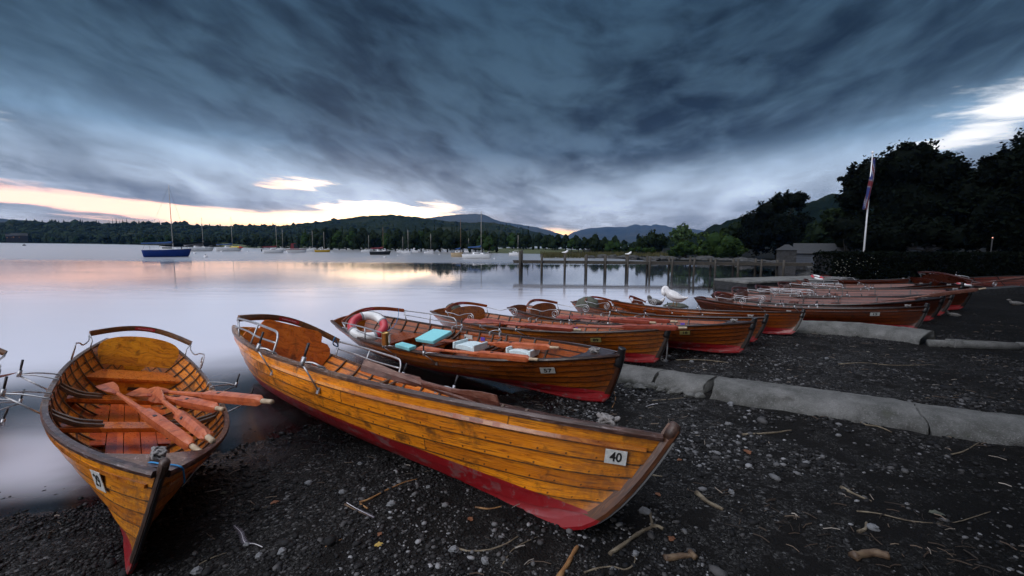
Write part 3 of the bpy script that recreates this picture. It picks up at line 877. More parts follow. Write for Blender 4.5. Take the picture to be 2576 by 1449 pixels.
AX = .62     # station of the backrest arch
def make_boat(label, A=None, B=None, pose=None, shape=None, ax=.88, style='scroll', tint=(1, 1, 1), number=None, plate='plate', scale=1.0, widen=1.0, heel=0.0,
              out=.26, head='black', far=False, cap=4, rope=True, back='round', num_t=.86, pads=0):
    """A is where the stem head stands, B the top of the transom"""
    global AX
    SH.update(shape or SMALL); AX = ax; DX = AX - .62
    root = empty('rowing_boat')
    tag(root, label, 'rowing boat', 'wooden rowing boats drawn up on the shore')
    if pose is None:
        d = A - B; heading = math.atan2(d.y, d.x); horiz = math.hypot(d.x, d.y)
        tl = math.atan2(sheer_z(1) - sheer_z(0), BL)
        pitch = math.atan2(d.z, horiz) - tl; sx, sy, sz = scale, scale * .96, scale * .96; org = None
    else:
        ox_, oy_, oz_, heading, pitch, heel, sx, sy, sz = pose; org = Vector((ox_, oy_, oz_)); scale = sx
    R = Matrix.Rotation(heading, 4, 'Z') @ Matrix.Rotation(-pitch, 4, 'Y') @ Matrix.Rotation(heel, 4, 'X') @ Matrix.Diagonal((sx, sy, sz, 1))
    if org is None: org = B - (R @ Vector((0, 0, sheer_z(0))))
    root.matrix_world = Matrix.Translation(org) @ R
    C = lambda r, g, b: (r, g, b, 1)
    def part(name, key, fn, mat, parent=root, tinted=False):
        me = cached(key, lambda: fn().data(name, mat))
        o = obj(name, me, parent)
        o.color = (*tint, 1) if tinted else tuple(q ** (1.0 if far else .8) for q in tint) + (1,)
        return o
    hull = part('hull', 'hull', hull_mesh, M_['hull'], tinted=True)
    o_ = part('inner_planking', 'hullin', lambda: hull_mesh(True), M_['hull_in']); o_.color = (tint[0] ** .75, tint[1] ** .8, tint[2] ** .9, 1)
    part('transom', 'transom', transom_mb, M_['varnish'], tinted=True)
    part('stem', 'stem' + head + str(style), lambda: stem_mb(head)[0], M_['stem_wood'] if style == 'rail' else M_['stem_dark'])
    def bandm():
        P = []
        for s in (.0, .06, .14, .24, .36, .5, .65, .8, .92, 1.0):
            p = sect(1, s); P.append(Vector((p.x + .045, 0, p.z - .004)))
        return MB().sweep(P, [(-.012, -.004), (.012, -.004), (.012, .004), (-.012, .004)], up=(0, 1, 0))
    part('stem_band', 'stemband', bandm, M_['black'])
    tipc = stem_mb(head)[1]; tipd = stem_mb(head)[2]
    def cap_mb():
        mb = MB()
        rot = Vector((0, 0, 1)).rotation_difference(tipd).to_matrix()
        if head == 'round':
            mb.lathe([(.008, .030), (.022, .027), (.031, .012), (.032, -.02), (.028, -.05)], tipc - tipd * .01, 12, rot=rot)
        else:
            mb.lathe([(.020, .052), (.040, .055), (.044, .045), (.040, .03), (.046, -.04), (.058, -.12), (.054, -.16)], tipc - tipd * .02 + Vector((-.012, 0, 0)), 12, rot=rot)
        return mb
    part('stem_head', 'cap' + head, cap_mb, M_['dark'] if head == 'round' else M_['black'])
    for side in (1, -1):
        def gw():
            mb = MB()
            prof = [(-.010, -.018), (.020, -.018), (.026, -.002), (.019, .014), (-.022, .016), (-.026, -.010)]
            if side < 0: prof = [(-a, b) for a, b in prof][::-1]
            # sideways axis of sweep points to starboard: mirror for port
            pr = [(-a, b) for a, b in prof]
            mb.sweep(offset_curve(side, .006, .004, 0, 1.0), pr, smooth=False)
            return mb
        part('gunwale', 'gw%d' % side, gw, M_['rail'])
        def rub():
            mb = MB(); P = []
            for i in range(41):
                t = i / 40.2; p = sect(t, strake_s(NS - 1, t) + .012); n = sect_n(t, .9)
                P.append(Vector((p.x, side * (p.y + .018), p.z)))
            return mb.sweep(P, [(-.009, -.009), (.009, -.009), (.009, .009), (-.009, .009)])
        part('rubbing_strake', 'rub%d' % side, rub, M_['varnish'], tinted=True)
        def inw():
            mb = MB(); return mb.sweep(offset_curve(side, -.055, -.035, .02, .97), [(-.007, -.02), (.007, -.02), (.007, .02), (-.007, .02)])
        part('inwale', 'inw%d' % side, inw, M_['varnish_red'])
    # ribs
    xs = [.30 + .27 * k for k in range(14)]
    if far: xs = xs[1::3]
    for k, x in enumerate(xs):
        def rib():
            P = []; t = x / BL
            ss_ = [i / 10 for i in range(11)]
            right = [sect(t, s) for s in ss_]
            nr = [sect_n(t, s) for s in ss_]
            right = [p - n * .030 for p, n in zip(right, nr)]
            L_ = [Vector((x, -p.y, p.z)) for p in right[::-1] if p.y > .03]; R_ = [Vector((x, p.y, p.z)) for p in right if p.y > .03]
            return MB().sweep(L_ + R_, [(-.006, -.011), (.006, -.011), (.006, .011), (-.006, .011)], up=(1, 0, 0))
        part('rib', 'rib%.2f' % x, rib, M_['dark'])
    # floorboards
    def floorb():
        mb = MB()
        for j in range(-3, 4):
            y0, y1 = j * .142 - .068, j * .142 + .068
            x0, x1 = .95, 4.05
            lim = lambda x: half_w(x, .115) - .012
            m = max(abs(y0), abs(y1))
            xsn = [x for x in np.linspace(x0, x1, 80) if lim(x) > m - .02]
            if len(xsn) < 2: continue
            xa, xb = xsn[0], xsn[-1]
            mb.box(((xa + xb) / 2, (y0 + y1) / 2, .113 + (.004 if j % 2 else 0)), (xb - xa, .134, .016))
        return mb
    part('floorboards', 'floor', floorb, M_['floor'])
    # thwarts and their knees
    for tx in (1.98, 2.95):
        def thw():
            mb = MB(); w0 = half_w(tx, .28)
            mb.box((tx, 0, .285), (.19, 2 * w0 - .02, .028))
            return mb
        th = part('thwart', 'thw%.1f' % tx, thw, M_['varnish_red'])
        def riser():
            mb = MB(); w0 = half_w(tx - .1, .25); mb.box((tx - .085, 0, .245), (.018, 2 * w0 - .04, .05)); return mb
        part('thwart_apron', 'thr%.1f' % tx, riser, M_['varnish'], th)
        if not far:
            for side in (1, -1):
                for dx in (-.055, .055):
                    def knee():
                        w0 = half_w(tx + dx, .30); w1 = half_w(tx + dx, sheer_z((tx + dx) / BL) - .03)
                        zt = sheer_z((tx + dx) / BL)
                        P = smooth_path([(tx + dx, side * (w0 - .34), .312), (tx + dx, side * (w0 - .16), .318), (tx + dx, side * (w0 - .05), .345), (tx + dx, side * (w1 - .025), .39), (tx + dx, side * (w1 - .012), zt - .015)], 4)
                        n = len(P); sc = [.55 + .9 * math.sin(math.pi * min(1, (i + 1) / n)) for i in range(n)]
                        return MB().sweep(P, [(-.011, -.014), (.011, -.014), (.011, .014), (-.011, .014)], up=(1, 0, 0), scales=sc)
                    part('knee', 'knee%.1f%d%.2f' % (tx, side, dx), knee, M_['dark'] , th)
    # stern sheets: seat, front panel, backrest
    def seat():
        mb = MB(); xs_ = [DX + q for q in (.60, .72, .86, 1.0, 1.12)]
        top = [(x, half_w(x, .30) - .01) for x in xs_]
        ol = [(x, -w) for x, w in top] + [(x, w) for x, w in top[::-1]]
        mb.prism(ol, .292, .316); return mb
    part('stern_seat', 'sseat', seat, M_['varnish_red'])
    def spanel():
        mb = MB(); V = []; zs = [.10, .15, .2, .25, .290]
        for x in (DX + 1.07, DX + 1.09):
            V += [Vector((x, -half_w(x, z) + .012, z)) for z in zs] + [Vector((x, half_w(x, z) - .012, z)) for z in zs[::-1]]
        n = 10
        F = [tuple(range(n)), tuple(range(2 * n - 1, n - 1, -1))] + [(i, n + i, n + (i + 1) % n, (i + 1) % n) for i in range(n)]
        return mb.add(V, F, [(v.y, v.z * 3) for v in V])
    part('seat_front', 'spanel', spanel, M_['varnish'])
    def slot():
        return MB().box((DX + 1.095, 0, .205), (.012, .13, .035))
    part('slot', 'slot', slot, M_['black'])
    if style == 'rail':          # side benches running forward
        for side in (1, -1):
            def sb():
                top = [(x, half_w(x, .30) - .01) for x in np.linspace(DX + 1.12, DX + 1.72, 7)]
                ol = [(x, side * w) for x, w in top] + [(DX + 1.72, side * (top[-1][1] - .12)), (DX + 1.55, side * (top[-1][1] - .20)), (DX + 1.12, side * (top[0][1] - .30))]
                if side < 0: ol = ol[::-1]
                return MB().prism(ol, .290, .314)
            part('side_bench', 'sbench%d' % side, sb, M_['varnish'])
    def backrest():
        mb = MB(); w = half_w(AX - .05, .47) - .045; ol = []
        if back == 'round':
            N = 28
            for i in range(N + 1):
                a = math.pi * i / N
                ol.append((-w * math.cos(a) if abs(math.cos(a)) < .999 else -w * math.cos(a), .53 + .17 * math.sin(a) ** .75))
            ol += [(w * .99, .49), (w * .86, .36), (-w * .86, .36), (-w * .99, .49)]
        else:
            left = [(-w * .84, .34), (-w * .98, .46), (-w, .50), (-w * .97, .545), (-w * .88, .585), (-w * .76, .592), (-w * .72, .595), (-w * .715, .61), (-w * .71, .65), (-w * .66, .685), (-w * .56, .70), (-w * .3, .70), (0, .70)]
            ol = left + [(-x, z) for x, z in left[::-1][1:]]
        n = len(ol); V = []
        for dx in (0, .022):
            V += [Vector((AX - .10 + dx - (z - .34) * .22, y, z)) for y, z in ol]
        F = [tuple(range(n)), tuple(range(2 * n - 1, n - 1, -1))] + [(i, n + i, n + (i + 1) % n, (i + 1) % n) for i in range(n)]
        return mb.add(V, F, [(v.y, v.z * 2.2) for v in V])
    if back != 'none': part('backrest', 'back' + back, backrest, M_['varnish'] if back == 'round' else M_['varnish_red'], tinted=(back == 'round'))
    # handrail arch over the backrest
    zg = sheer_z(AX / BL); wy = sect(AX / BL, 1).y
    def arch():
        P = []
        for i in range(19):
            f = i / 18; y = -(wy + .03) + 2 * (wy + .03) * f
            P.append(Vector((AX - .16 - .20 * math.sin(math.pi * f), y, zg + .175 + .10 * math.sin(math.pi * f))))
        return MB().sweep(P, [(-.014, -.030), (.014, -.030), (.018, .0), (.014, .030), (-.014, .030), (-.018, 0)])
    ar = part('handrail', 'arch' + head, arch, M_['stem_wood'] if head == 'round' else M_['varnish_red'])
    if not far:
        def lab():
            P = []
            for i in range(7):
                f = .40 + .20 * i / 6; y = -(wy + .03) + 2 * (wy + .03) * f
                P.append(Vector((AX - .16 - .20 * math.sin(math.pi * f) + .019, y, zg + .175 + .10 * math.sin(math.pi * f))))
            return MB().sweep(P, [(-.002, -.017), (.002, -.017), (.002, .017), (-.002, .017)])
        lb = part('licence_label', 'alabel', lab, M_['label'], ar)
        me = cached('lic%d' % cap, lambda: text_mesh('Licensed to carry %d persons' % cap, .0215, M_['label_txt'], .0008))
        tx_ = obj('lettering', me, lb)
        tx_.matrix_local = Matrix.Translation((AX - .36 + .0235, 0, zg + .275)) @ Matrix.Rotation(math.pi / 2, 4, 'Z') @ Matrix.Rotation(math.pi / 2, 4, 'X')
        tx_.matrix_local = Matrix.Translation((AX - .334, 0, zg + .274)) @ Matrix.Rotation(math.pi / 2, 4, 'Z') @ Matrix.Rotation(math.pi / 2, 4, 'X')
    gp = lambda x, dz=0, dy=0: (lambda p: Vector((x, p.y + dy, p.z + dz)))(sect(x / BL, 1))
    for side in (1, -1):
        S3 = lambda v: Vector((v.x, v.y * side, v.z))
        e = Vector((AX - .16, (wy + .03), zg + .175))
        if style == 'rail':
            def rails():
                mb = MB(); r = .0105
                top = smooth_path([e + Vector((0, 0, .0)), gp(DX + 1.0, .19, .0), gp(DX + 1.35, .19), gp(DX + 1.60, .182), gp(DX + 1.66, .15), gp(DX + 1.68, .10), gp(DX + 1.68, .0)], 5)
                mb.tube([S3(p) for p in top], r, 7)
                mid = smooth_path([e + Vector((-.005, 0, -.08)), gp(DX + .85, .10), gp(DX + 1.2, .095), gp(DX + 1.66, .10)], 5)
                mb.tube([S3(p) for p in mid], r * .8, 6)
                mb.tube([S3(e), S3(gp(DX + .56, .0))], r, 7)
                mb.tube([S3(gp(DX + 1.10, .19)), S3(gp(DX + 1.08, .0))], r, 7)
                for x in (DX + .56, DX + 1.08, DX + 1.68):
                    mb.box(S3(gp(x, .012, 0)), (.07, .035, .012))
                return mb
            part('side_rail', 'rails%d' % side, rails, M_['metal'])
        else:
            def scroll():
                mb = MB(); r = .0085
                mb.tube([S3(e + Vector((0, -.0, .0))), S3(gp(AX - .12, .09, .01)), S3(gp(AX - .08, .0))], r, 7)
                g = gp(DX + 1.24, 0)
                C0 = Vector((DX + 1.20, g.y, g.z + .115))
                sp = []
                for i in range(46):
                    f = i / 45; rr = .095 * (1 - .80 * f); a = math.radians(80) - f * 2 * math.pi * 1.9
                    sp.append(C0 + Vector((rr * math.cos(a), 0, rr * math.sin(a))))
                lead = smooth_path([e + Vector((0, 0, -.03)), gp(DX + .68, .13), gp(DX + .86, .12), gp(DX + 1.04, .175), sp[0]], 6)
                mb.tube([S3(p) for p in lead + sp[1:]], r, 6)
                mb.tube([S3(gp(DX + 1.20, .022)), S3(gp(DX + 1.20, -.06, -.02))], r, 6)
                mb.box(S3(gp(DX + 1.20, -.04, -.028)), (.03, .012, .09))
                return mb
            part('scroll_rail', 'scroll%d' % side, scroll, M_['metal'])
        # outrigger rowlocks
        for ox in (1.95, 2.75):
            tip = gp(ox, .035, out)
            def rig():
                mb = MB(); r = .0065
                for dx in (-.10, .10):
                    a = gp(ox + dx, .02, -.02)
                    mb.tube([S3(p) for p in smooth_path([a + Vector((0, 0, -.09)), a, gp(ox + dx * .95, .034, .03), gp(ox + dx * .5, .045, out * .6), tip], 3)], r, 6)
                    mb.box(S3(a + Vector((0, .0, -.045))), (.032, .010, .10))
                lo = sect(ox / BL, .80)
                mb.tube([S3(tip + Vector((0, 0, -.01))), S3(Vector((ox + .06, lo.y + .012, lo.z - .01)))], r * 1.1, 6)
                mb.box(S3(Vector((ox + .06, lo.y + .014, lo.z - .012))), (.028, .012, .04))
                mb.tube([S3(tip + Vector((0, 0, -.022))), S3(tip + Vector((0, 0, .035)))], .018, 8)
                return mb
            rg = part('outrigger', 'rig%d%.2f%.2f' % (side, ox, out), rig, M_['metal'])
            def pin():
                return MB().tube([S3(tip + Vector((0, 0, .03))), S3(tip + Vector((.008, .006, .125)))], .0105, 8, radii=[.9, 1.1])
            part('thole_pin', 'pin%d%.2f%.2f' % (side, ox, out), pin, M_['dmetal'], rg)
    # breasthook with ring and knotted painter
    def breast():
        ol = [(x, sect(x / BL, 1).y) for x in (4.52, 4.65, 4.8, 4.92)]
        P = [(x, -y) for x, y in ol] + [(x, y) for x, y in ol[::-1]] + [(4.60, 0)]
        m = MB(); n = len(P); V = [Vector((x, y, sheer_z(x / BL) - .012)) for x, y in P] + [Vector((x, y, sheer_z(x / BL) + .020)) for x, y in P]
        F = [tuple(range(n - 1, -1, -1)), tuple(range(n, 2 * n))] + [(i, (i + 1) % n, n + (i + 1) % n, n + i) for i in range(n)]
        return m.add(V, F)
    part('breasthook', 'breast', breast, M_['rail'])
    if rope:
        def knot():
            mb = MB(); rr = random.Random(3); c = Vector((4.70, 0, sheer_z(.94) + .045)); P = []
            for i in range(60):
                a = i * .62; P.append(c + .72 * Vector((.055 * math.cos(a) * (1 + .3 * math.sin(i * .9)), .05 * math.sin(a * 1.13), .020 * math.sin(i * .47) + .012 * math.cos(i * 1.7))))
            mb.tube(smooth_path(P, 2), .0085, 6)
            return mb
        part('rope_knot', 'knot', knot, M_['rope'])
    if number:
        for side in (1, -1):
            key29 = number == '29'; t = num_t; s = .79 if scale < 1.1 else .80
            pl = cached('plate', lambda: MB().box((0, 0, 0), (.19, .115, .004)).data('number_plate', None))
            p = sect(t, s); n = sect_n(t, s)
            a = (sect(t + .01, s) - sect(t - .01, s)).normalized()
            n = Vector((n.x, n.y * side, n.z)); a = Vector((a.x, a.y * side, a.z))
            p = Vector((p.x, p.y * side, p.z)) + n * .024
            xax = a if side < 0 else -a
            yax = n.cross(xax).normalized()
            if yax.z < 0: yax = -yax; 
            mat = Matrix((xax, yax, xax.cross(yax))).transposed().to_4x4(); mat.translation = p
            if mat.col[2].to_3d().dot(n) < 0: 
                mat = Matrix((-xax, yax, (-xax).cross(yax))).transposed().to_4x4(); mat.translation = p
            me = pl.copy(); me.materials.clear(); me.materials.append(M_[plate])
            o = obj('number_plate', me, root); o.matrix_local = mat @ Matrix.Diagonal((.56 if scale > 1.1 else (.68 if key29 else .9), .60 if scale > 1.1 else (1.15 if key29 else .85), 1, 1))
            tm = cached('num' + number, lambda: text_mesh(number, .105, M_['digit'], .001, .0004 if key29 else .0022))
            q = obj('digits', tm, o); q.location = (0, 0, .0035)
            if key29: q.scale = (1.1, .95, 1)
    SH.update(SMALL)
    return root

BOATS = {}
def beached(key, label, a, b, **kw):
    sc = .92
    A = at(*a, .2); B = at(*b, .4)
    for _ in range(3):
        A = at(*a, max(gz(A.x, A.y), 0) + .60 * sc); B = at(*b, max(gz(B.x, B.y), -.08) + .56 * sc)
        sc = math.hypot(A.x - B.x, A.y - B.y) / BL
    print('BOAT', key, 'scale %.2f' % sc, tuple(round(c, 2) for c in A), tuple(round(c, 2) for c in B))
    BOATS[key] = make_boat(label, A, B, scale=sc, **kw)
def posed(key, label, pose, **kw):
    BOATS[key] = make_boat(label, pose=pose, **kw)
posed('29', 'nearest bow-on varnished rowing boat numbered 29 with four red oars inside', [-5.341, 5.869, -0.033, -0.847, 0.027, -0.269, 1.002, 0.843, 1.099], tint=(1.0, 1.0, 1.0), ax=.62, number='29', back='round', out=.30, cap=4, head='round', num_t=.905)
posed('40', 'large honey varnished rowing boat numbered 40 with bright red bottom', [-3.96, 6.288, -0.06, -0.706, 0.032, -0.377, 1.239, 1.055, 1.338], shape=LARGE, ax=.95, style='rail', tint=(1.06, 1.0, .95), number='40', back='scallop', out=.12, cap=8, head='round', num_t=.972)
posed('57', 'brown rowing boat numbered 57 with a lifebuoy in its stern', [-3.016, 8.085, -0.014, -0.648, 0.024, 0.036, 1.074, 0.939, 1.056], style='rail', tint=(.34, .24, .20), number='57', back='none', out=.12, cap=7)
posed('89', 'brown rowing boat numbered 89 with rope hanging down its stem', [-1.502, 9.454, -0.022, -0.65, 0.034, -0.04, 0.978, 0.934, 0.96], tint=(.42, .32, .26), number='89', plate='plate_old', num_t=.80)
posed('18', 'brown rowing boat numbered 18 behind boat 89', [0.13, 10.046, -0.016, -0.632, 0.032, -0.04, 0.975, 0.935, 0.949], tint=(.31, .20, .16), number='18', plate='plate_old', num_t=.80)
posed('F', 'rowing boat with a dark tarpaulin bundle in its stern, just behind boat 18', [1.759, 11.278, -0.003, -0.836, 0.033, -0.096, 0.888, 0.849, 0.848], tint=(.32, .21, .16))
posed('G', 'rowing boat with the white goose standing on its side', [2.721, 11.36, 0.026, -0.663, 0.026, -0.19, 0.828, 0.789, 0.817], tint=(.32, .20, .15), back='scallop')
posed('15', 'dark rowing boat numbered 15 lying over the far concrete ramp', [5.366, 12.255, -0.026, -0.833, 0.051, -0.07, 0.937, 0.902, 0.917], tint=(.17, .09, .07), number='15', num_t=.84)
B_ = beached  # right-hand hull tints mix own brown with tree shade put in the colour
B_('H', 'dark rowing boat just behind boat 15 with scroll rails', (2372, 750), (1800, 738), tint=(.12, .055, .045), far=True, heel=0.06)
B_('I', 'dark rowing boat with tubular side rails, second behind boat 15', (2396, 741), (1860, 731), style='rail', tint=(.13, .06, .05), far=True, heel=-0.05)
B_('J', 'rowing boat whose dark bow reaches furthest up the shingle', (2444, 729), (1915, 724), tint=(.13, .06, .045), far=True, heel=0.09)
B_('K', 'light brown rowing boat packed between dark boats near the quay', (2421, 717), (1965, 717), style='rail', tint=(.24, .13, .08), far=True, heel=-0.07)
B_('L', 'rowing boat with tubular rails beside the stone quay', (2341, 714), (1990, 712), style='rail', tint=(.15, .08, .06), far=True, heel=0.05)
B_('M', 'reddish rowing boat furthest back in front of the hedge, with a lifebuoy', (2290, 701), (2050, 699), style='rail', tint=(.15, .055, .045), far=True, heel=-0.06)
B_('N', 'dark red rowing boat at the foot of the dark hedge', (2640, 694), (2325, 704), tint=(.08, .03, .03), far=True, heel=0.1)
# ------------------------------------------------------------------ oars and things carried in the boats
def oar(label, A, B, twist=0.0, group='oars lying in the rowing boats', bw=.145, mat='oar'):
    d = B - A; L = d.length
    root = empty('oar'); tag(root, label, 'oar', group)
    x = d.normalized(); y = Vector((0, 0, 1)).cross(x).normalized(); z = x.cross(y)
    m = Matrix((x, y, z)).transposed().to_4x4() @ Matrix.Rotation(twist, 4, 'X'); m.translation = A
    root.matrix_world = m
    key = 'oar%.2f%.2f%s' % (L, bw, mat)
    def blade():
        mb = MB(); xs = [0, .02, .2, .38, .5, .62]; ws = [bw * .46, bw * .5, bw * .48, bw * .36, bw * .22, .020]; hs = [.004, .005, .006, .010, .015, .020]
        V = []; 
        for a, w, h in zip(xs, ws, hs): V += [Vector((a, -w, -h * .5)), Vector((a, 0, -h)), Vector((a, w, -h * .5)), Vector((a, w, h * .5)), Vector((a, 0, h)), Vector((a, -w, h * .5))]
        F = [(i * 6 + j, i * 6 + (j + 1) % 6, i * 6 + 6 + (j + 1) % 6, i * 6 + 6 + j) for i in range(5) for j in range(6)] + [(0, 1, 2, 3, 4, 5)]
        return mb.add(V, F, [(v.x, v.y * 2) for v in V])
    b = obj('blade', cached(key + 'b', lambda: blade().data('blade', M_[mat])), root)
    def shaft():
        mb = MB(); l = L - .62; P = []; R_ = []
        for f, r in ((0, .018), (.16, .021), (.34, .024), (.40, .030), (.43, .038), (.60, .040), (.90, .035), (.925, .022)):
            P.append(Vector((.60 + l * f * (L - .60 - .02) / l if False else .60 + (L - .60) * f, 0, 0))); R_.append(r)
        n = 4; ang = math.pi / 4; V = []; U = []
        for p, r in zip(P, R_):
            sq = r > .030
            for k in range(8):
                a = k * math.pi / 4
                rr = r * (1.0 if not sq else (1.28 if k % 2 else 1.0))
                V.append(p + Vector((0, rr * math.cos(a), rr * math.sin(a)))); U.append((p.x, k * .02))
        m_ = len(P); F = [(i * 8 + j, i * 8 + (j + 1) % 8, i * 8 + 8 + (j + 1) % 8, i * 8 + 8 + j) for i in range(m_ - 1) for j in range(8)] + [tuple(range(7, -1, -1)), tuple((m_ - 1) * 8 + j for j in range(8))]
        return mb.add(V, F, U)
    s = obj('shaft', cached(key + 's', lambda: shaft().data('shaft', M_[mat])), root)
    obj('thole_hole', cached(key + 'h', lambda: MB().box((.60 + (L - .60) * .56, 0, 0), (.05, .022, .084)).data('thole_hole', M_['black'])), s)
    obj('grip', cached(key + 'g', lambda: MB().tube([(L - .17, 0, 0), (L - .15, 0, 0), (L - .01, 0, 0), (L, 0, 0)], .019, 10, radii=[.9, 1, 1, .9]).data('grip', M_['oar_grip'])), root)
    return root
def oarp(label, a, za, b, zb, tw=0.0, mat='oar', bw=.145):
    A, B = at(*a, za), at(*b, zb)
    if (B - A).length < 1.9: B = A + (B - A).normalized() * 2.2
    print('OAR', round((A - B).length, 2), label)
    return oar(label, A, B, tw, mat=mat, bw=bw)
oarp('red oar lying longest across both thwarts of boat 29', (262, 966), .46, (505, 1137), .60, .1)
oarp('red oar with its blade upright in the middle of boat 29', (384, 988), .44, (536, 1110), .70, .9)
oarp('short looking red oar with pale grip under the upright one in boat 29', (334, 984), .36, (562, 1030), .62, .3)
oarp('red oar of boat 29 sticking out over the right gunwale', (368, 981), .40, (685, 1011), .78, .2)
oarp('weathered oar with its blade raised at the stern benches of boat 40', (911, 918), .86, (1165, 1003), .62, 1.2, 'oar_worn', .11)
oarp('weathered oar in boat 40 whose square blade end rises above the far gunwale', (1255, 1012), .88, (960, 938), .60, 1.35, 'oar_worn', .11)
oarp('red oar slanting beside the white seats of boat 57', (1092, 856), .36, (1406, 875), .60, .2)
oarp('red oar along the near side of boat 57', (1050, 875), .46, (1262, 896), .62, .2)
oarp('red oar with square blade end resting on the gunwale of boat 89', (1167, 806), .64, (1462, 830), .70, .5, 'oar_mid', .12)
oarp('red oar inside boat 89 behind its gunwale oar', (1212, 803), .52, (1458, 832), .62, .2, 'oar_mid')
oarp('red oar lying forward along the near gunwale of boat 89', (1380, 820), .60, (1664, 824), .74, .2, 'oar_mid')
oarp('red oar lying along boat 18 nearer the shore side', (1400, 797), .55, (1650, 812), .66, .2, 'oar_mid')
oarp('red oar lying along the far side of boat 18', (1430, 795), .50, (1640, 806), .60, .2, 'oar_mid')
oarp('dark oar slanting up over the dark boats near boat 15', (2165, 765), .60, (2316, 746), .85, .1, 'oar_worn', .1)
oarp('pale weathered oar reaching over the bow of the boat by the hedge', (2440, 715), .75, (2590, 697), .95, .1, 'oar_worn', .1)
oarp('wooden oar tip entering from the boat beyond the left edge', (24, 943), .65, (-230, 990), .75, .3)

def frame_at(p, rz, rx=0, ry=0):
    return Matrix.Translation(p) @ Matrix.Rotation(rz, 4, 'Z') @ Matrix.Rotation(ry, 4, 'Y') @ Matrix.Rotation(rx, 4, 'X')
def rounded_block(w, d, h):
    return MB().box((0, 0, h / 2), (w, d, h))
def block(name, label, cat, p, rz, size, mat, rx=0, ry=0, bev=.012):
    o = rounded_block(*size).build(name, mat, None, bevel=bev)
    o.matrix_world = frame_at(p, rz, rx, ry)
    return tag(o, label, cat)
block('foam_block', 'large turquoise foam block leaning inside boat 57', 'foam block', at(1092, 850, .50), -.70, (.44, .40, .06), M_['foam_blue'], .26, -.05)
block('foam_block', 'small turquoise foam block by the near gunwale of boat 57', 'foam block', at(1021, 876, .50), -.72, (.34, .13, .055), M_['foam_blue'], .1, 0)
def pad(label, p, rz):
    root = empty('seat_pad'); tag(root, label, 'seat pad', 'white seat pads in boat 57')
    root.matrix_world = frame_at(p, rz, .0, 0)
    mb = MB(); N = 14; V = []
    for i in range(N + 1):
        x = -.17 + .34 * i / N; h = .055 + .025 * math.sin(math.pi * i / N)
        V += [Vector((x, -.15, 0)), Vector((x, .15, 0)), Vector((x, .15, h)), Vector((x, -.15, h))]
    F = [(i * 4 + j, i * 4 + (j + 1) % 4, i * 4 + 4 + (j + 1) % 4, i * 4 + 4 + j) for i in range(N) for j in range(4)] + [(3, 2, 1, 0), (N * 4, N * 4 + 1, N * 4 + 2, N * 4 + 3)]
    mb.add(V, F).build('cushion', M_['foam_white'], root, .008)
    for x in (-.19, .19): MB().box((x, 0, .05), (.035, .33, .10)).build('end_board', M_['foam_white'], root, .008)
pad('torn white seat pad on the after thwart of boat 57', at(1183, 876, .42), -.60)
pad('white seat pad on the forward thwart of boat 57', at(1318, 890, .42), -.60)
block('foam_block', 'flat white pad lying low in boat 89', 'seat pad', at(1385, 826, .56), -.60, (.34, .2, .05), M_['foam_white'])
# white number cards and violet stickers inside
def card(parent_key, x, side, name, mat, w, h, label=None, dz=-.10):
    r = BOATS[parent_key]; z = sheer_z(x / BL) + dz; y = half_w(x, z) - .012
    o = MB().box((0, 0, 0), (w, .004, h)).build(name, mat, r); o.location = (x, side * y, z)
    return o
card('57', 2.25, 1, 'notice_card', M_['plate'], .17, .11); card('57', 2.55, 1, 'sticker', M_['violet'], .08, .09)
card('18', 2.15, 1, 'notice_card', M_['plate'], .17, .11); card('18', 3.7, 1, 'sticker', M_['violet'], .08, .09)
card('89', 3.05, 1, 'sticker', M_['violet'], .08, .09); card('40', 2.75, 1, 'sticker', M_['violet'], .08, .09)
card('89', 2.25, 1, 'notice_card', M_['plate'], .12, .08)
def lifebuoy(label, c, normal, R_=.30, r=.062, spin=.5):
    root = empty('lifebuoy'); tag(root, label, 'lifebuoy', 'red and white lifebuoys')
    q = Vector((0, 0, 1)).rotation_difference(Vector(normal).normalized()).to_matrix().to_4x4(); q.translation = c
    root.matrix_world = q
    pt = lambda a: Vector((R_ * math.cos(math.radians(a) + spin), R_ * math.sin(math.radians(a) + spin), 0))
    for k in range(4):
        MB().tube([pt(k * 90 + a) for a in np.linspace(0, 90, 18)], r, 14).build('red_section' if k % 2 else 'white_section', M_['ring_red' if k % 2 else 'ring_white'], root)
        MB().tube([pt(k * 90 + a) for a in (-4, 0, 4)], r * 1.03, 14).build('tape_band', M_['grey_tape'], root)
    MB().tube([pt(a) * 1.0 + Vector((0, 0, .0)) + (pt(a).normalized() * (r + .01 + .03 * abs(math.sin(math.radians(a * 2))))) for a in range(0, 361, 10)], .006, 5).build('grab_line', M_['rope'], root)
lifebuoy('red and white lifebuoy leaning in the stern of boat 57', at(926, 820, .62), (.22, -.50, .84), .255, .070, .75)
lifebuoy('small red and white lifebuoy on the furthest boat before the hedge', at(2056, 698, .66), (.1, -.3, .9), .20, .045)
lifebuoy('small red and white lifebuoy on the dark boats by the far wall', at(2425, 716, .70), (.1, -.1, .95), .16, .04)
